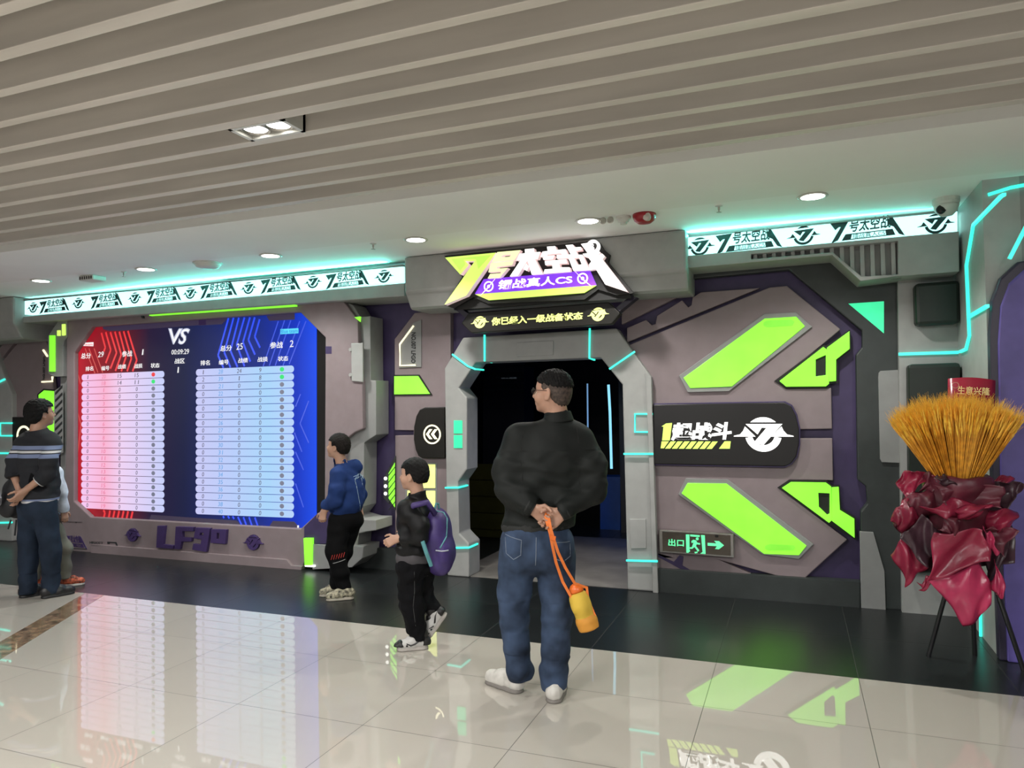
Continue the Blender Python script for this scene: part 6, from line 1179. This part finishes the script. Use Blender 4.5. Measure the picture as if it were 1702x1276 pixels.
# ================================================================ congratulation stand with wheat
rg = random.Random(5)
ST = thing('flower_stand', 'black tripod stand wrapped in crimson and dark maroon paper at the right', 'flower stand', (1.0, 5.1, 0))
LG = mat('black_steel_tube', (.012, .012, .013), .4)
top = np.array((.97, 5.1, .95))
for ft in ((.745, 5.22, 0), (1.225, 5.12, 0), (1.02, 5.34, 0)):
    G().tube([ft, tuple(top)], .014, 8).obj('leg', LG, ST)
CR = [mat('crimson_wrapping_paper', (.25, .016, .045), .32, var=.15, vscale=5, bump=.1, bscale=30), mat('maroon_wrapping_paper', (.11, .016, .03), .4, var=.2, vscale=5), mat('dark_plum_paper', (.045, .02, .028), .35, var=.2), mat('rose_wrapping_paper', (.42, .03, .09), .3, var=.1)]
def sheet(P, curl, ripple, m, seed=0):
    """crumpled sheet of wrapping paper between four corners, rippled towards its loose edges"""
    r = random.Random(seed); V = []; N_ = 18; ph = [r.random() * 6 for _ in range(8)]; y0, q = P; q = [np.array(p) for p in q]
    for j in range(N_ + 1):
        for i in range(N_ + 1):
            u, v = i / N_, j / N_; a, b = u * 2 - 1, v * 2 - 1
            e = .012 * math.sin(u * 7 + ph[5]) * (b * b) ; e2 = .012 * math.sin(v * 6 + ph[6]) * (a * a)
            p = q[0] * (1 - u) * (1 - v) + q[1] * u * (1 - v) + q[2] * u * v + q[3] * (1 - u) * v
            g_ = max(a * a, b * b)
            h = curl * (a * a + b * b - .7) + ripple * (math.sin(a * 3.5 + ph[0] + b * 2.5) * .8 + math.sin(a * 8 + b * 3 + ph[1]) * .4 * g_ + math.sin(b * 7 + ph[2] + a * 4) * .5 * g_ + abs(math.sin(a * 2.2 + b * 3.1 + ph[3])) * .7)
            V.append((p[0] + e2, y0 + h, p[1] + e))
    Fc = [(j * (N_ + 1) + i, j * (N_ + 1) + i + 1, (j + 1) * (N_ + 1) + i + 1, (j + 1) * (N_ + 1) + i) for j in range(N_) for i in range(N_)]
    o = link('wrapping_sheet', V, Fc, CR[m], ST, True); sd = o.modifiers.new('paper', 'SOLIDIFY'); sd.thickness = .002
    return o
cfg = [((4.78,[(0.7068,0.5643),(0.9703,0.6865),(1.0176,0.4479),(0.8761,0.3102)]), .03, .016, 3), ((4.76,[(0.7343,0.848),(0.9719,0.8816),(0.9985,0.7115),(0.6812,0.567)]), -.03, .018, 0), ((4.86,[(0.5301,0.6886),(0.5895,0.8241),(0.7212,0.6388),(0.5945,0.5052)]), .03, .016, 0),
       ((4.82,[(0.5562,0.7952),(0.6763,0.9345),(0.7809,0.8402),(0.7014,0.6307)]), -.02, .022, 2), ((4.84,[(0.6542,0.5313),(0.7098,0.5812),(0.7357,0.548),(0.6665,0.4848)]), .01, .008, 0), ((4.9,[(0.5232,0.8851),(0.6003,1.0296),(0.7366,0.964),(0.6012,0.8102)]), .04, .022, 0),
       ((4.92,[(0.5609,1.1446),(0.6634,1.1971),(0.7659,1.1615),(0.6023,1.0114)]), -.03, .022, 0), ((4.8,[(0.7346,1.1068),(1.076,1.1142),(1.0723,0.9902),(0.8275,0.9721)]), -.03, .024, 1), ((4.77,[(0.6701,0.9718),(0.8437,1.0381),(1.0216,0.9925),(0.8593,0.9045)]), .03, .022, 0),
       ((4.74,[(0.7552,0.8672),(0.7966,0.9436),(0.8738,0.932),(0.8323,0.8339)]), .02, .018, 1), ((4.95,[(0.9979,1.0896),(1.1666,1.1456),(1.2219,1.1107),(1.1248,0.9564)]), -.03, .026, 2), ((4.88,[(1.0063,0.9768),(1.1697,0.965),(1.1305,0.8398),(1.022,0.8494)]), .04, .02, 0),
       ((4.84,[(1.0145,0.8855),(1.142,0.8692),(1.0693,0.7145),(0.9874,0.8395)]), -.03, .02, 1), ((4.79,[(0.9693,0.8811),(1.009,0.849),(1.0586,0.7341),(1.0161,0.7462)]), .01, .01, 3), ((4.8,[(1.002,0.5414),(1.047,0.6917),(1.0749,0.4943),(1.0412,0.5004)]), .02, .012, 3),
       ((4.9,[(1.0023,0.7016),(1.1384,0.8592),(1.0838,0.6166),(1.0163,0.5141)]), .03, .02, 2), ((4.97,[(0.524,0.8953),(0.6146,0.9737),(0.7384,0.8915),(0.6021,0.7777)]), .03, .02, 1), ((5.1,[(1.0769,1.1146),(1.2028,1.1597),(1.204,1.1098),(1.0956,1.0599)]), .02, .018, 0),
       ((4.78,[(0.76,1.1746),(0.8074,1.1695),(0.8735,1.1081),(0.7627,1.1293)]), .02, .014, 2), ((4.86,[(0.5952,1.0265),(0.7273,1.0923),(0.8448,0.9735),(0.6812,0.9057)]), .04, .024, 1), ((4.72,[(0.8137,0.9842),(0.9488,1.0186),(1.0489,1.0221),(0.8636,0.9316)]), .05, .02, 0), ((4.88,[(0.7193,1.1829),(0.7529,1.1681),(0.7702,1.0604),(0.6888,1.0736)]), .02, .014, 1),
       ((4.98,[(0.6036,1.0438),(1.1608,1.0602),(1.1489,0.6643),(0.6329,0.5683)]), -.06, .03, 2)]
for i, (P, cu, ri, m) in enumerate(cfg): sheet(P, cu, ri, m, i)
# the bound core the sheets are gathered round
core = (4.95,[(0.8886,1.1245),(0.8599,0.5594)])[1]
F = Field((.6, 4.75, .55), (1.4, 5.25, 1.4), .012); F.cap((core[1][0], 5.0, core[1][1]), (core[0][0], 4.98, core[0][1]), .1, .19, .02); F.cut((0, 0, core[0][1] + .04), (0, 0, 1)); F.waves(.012, 30, 5); o = F.mesh('wrapped_core', CR[1], ST)
o.location = -Vector((1.0, 5.1, 0))
# wheat: a sheaf nobody could count
wp = (4.95,[(0.8824,1.1244),(0.6996,1.516),(1.2313,1.587),(0.9434,1.6376)])[1]
cx, cz = wp[0]
WH1 = mat('golden_wheat_straw', (.85, .36, .03), .6, var=.18, vscale=30)
g = G(); rg2 = random.Random(3)
for i in range(2100):
    a = rg2.uniform(-1, 1); b = rg2.uniform(-1, 1)
    if a * a + b * b > 1: continue
    an = a * .58; L_ = .5 * (1 - .10 * a * a) * rg2.uniform(.8, 1.03)
    base = np.array((cx + a * .1, 4.95 + b * .09, cz - .02)); d = nz((math.sin(an), b * .36, math.cos(an)))
    L_ *= 1 if True else 0
    tip = base + d * L_; mid = base + d * L_ * .62
    r = .0016
    g.tube([tuple(base), tuple(mid), tuple(tip - d * .1)], r, 3, cap=False)
    e0 = tip - d * .1; j = np.array((rg2.uniform(-.012, .012), rg2.uniform(-.012, .012), 0))
    g.tube([tuple(e0), tuple(e0 + d * .03 + j * .3), tuple(e0 + d * .07 + j * .7), tuple(tip + j)], [.0018, .0055, .005, .0012], 4, mi=1 if i % 3 else 2, cap=False)
    for w_ in range(4):
        q = e0 + d * rg2.uniform(.02, .09); dv = nz(d + np.array((rg2.uniform(-.35, .35), rg2.uniform(-.35, .35), 0)))
        g.tube([tuple(q), tuple(q + dv * rg2.uniform(.05, .085))], [.0008, .0004], 3, mi=1, cap=False)
o = g.obj('wheat_sheaf', [WH1, mat('golden_wheat_ear', (1, .5, .05), .6, var=.14, vscale=40), mat('orange_wheat_ear', (1, .4, .025), .6, var=.14, vscale=40)])
tag(o, 'big fan of golden wheat ears bursting from the crimson wrapped stand', 'wheat', kind='stuff')
# card
cp = (5.1,[(0.869,1.5927),(1.1102,1.5744),(1.136,1.7181),(0.8859,1.7358)])[1]
t = thing('greeting_card', 'red greeting card with gold characters standing in the wheat', 'card', (sum(p[0] for p in cp) / 4, 5.1, cp[0][1]))
V = []; n_ = 10
for i in range(n_ + 1):
    u = i / n_; y = 5.1 + .03 * (2 * u - 1) ** 2
    for q, p in ((0, 0), (1, 1)):
        lo_, hi_ = np.array(cp[0]) * (1 - u) + np.array(cp[1]) * u, np.array(cp[3]) * (1 - u) + np.array(cp[2]) * u
        lo_ = lo_ - np.array((0, .3)); z = (lo_ if q == 0 else hi_); V.append((z[0], y, z[1] + (.012 * (1 - (2 * u - 1) ** 2) if q else 0)))
o = link('card_sheet', V, [(2 * i, 2 * i + 2, 2 * i + 3, 2 * i + 1) for i in range(n_)], mat('glossy_red_card', (.3, .012, .035), .25, coat=.3), t, True); o.modifiers.new('thick', 'SOLIDIFY').thickness = .002
q3 = (5.095,[(0.9189,1.6944)])
o_, h_ = ring(q3 if isinstance(q3, tuple) and not isinstance(q3[1], list) else q3[1][0], .016, .019, 20); E('gold_ring', (5.095, o_), .002, mat('dull_gold', (.6, .35, .25), .4), t, h_)
GOLD = mat('gold_foil', (.75, .58, .25), .3, metal=.6)
q = (5.095,[(0.9268,1.6393),(1.0954,1.6288),(1.0998,1.6756),(0.9315,1.6905)])[1]
G().text('生意兴隆', 5.097, q, .002, .012).obj('gold_characters', GOLD, t)
q2 = (5.095,[(0.9294,1.621),(1.0887,1.6108),(1.0889,1.6199),(0.9297,1.6301)])[1]
G().text('大展宏图', 5.097, q2, .001, 0).obj('small_line', GOLD, t) if 0 else None
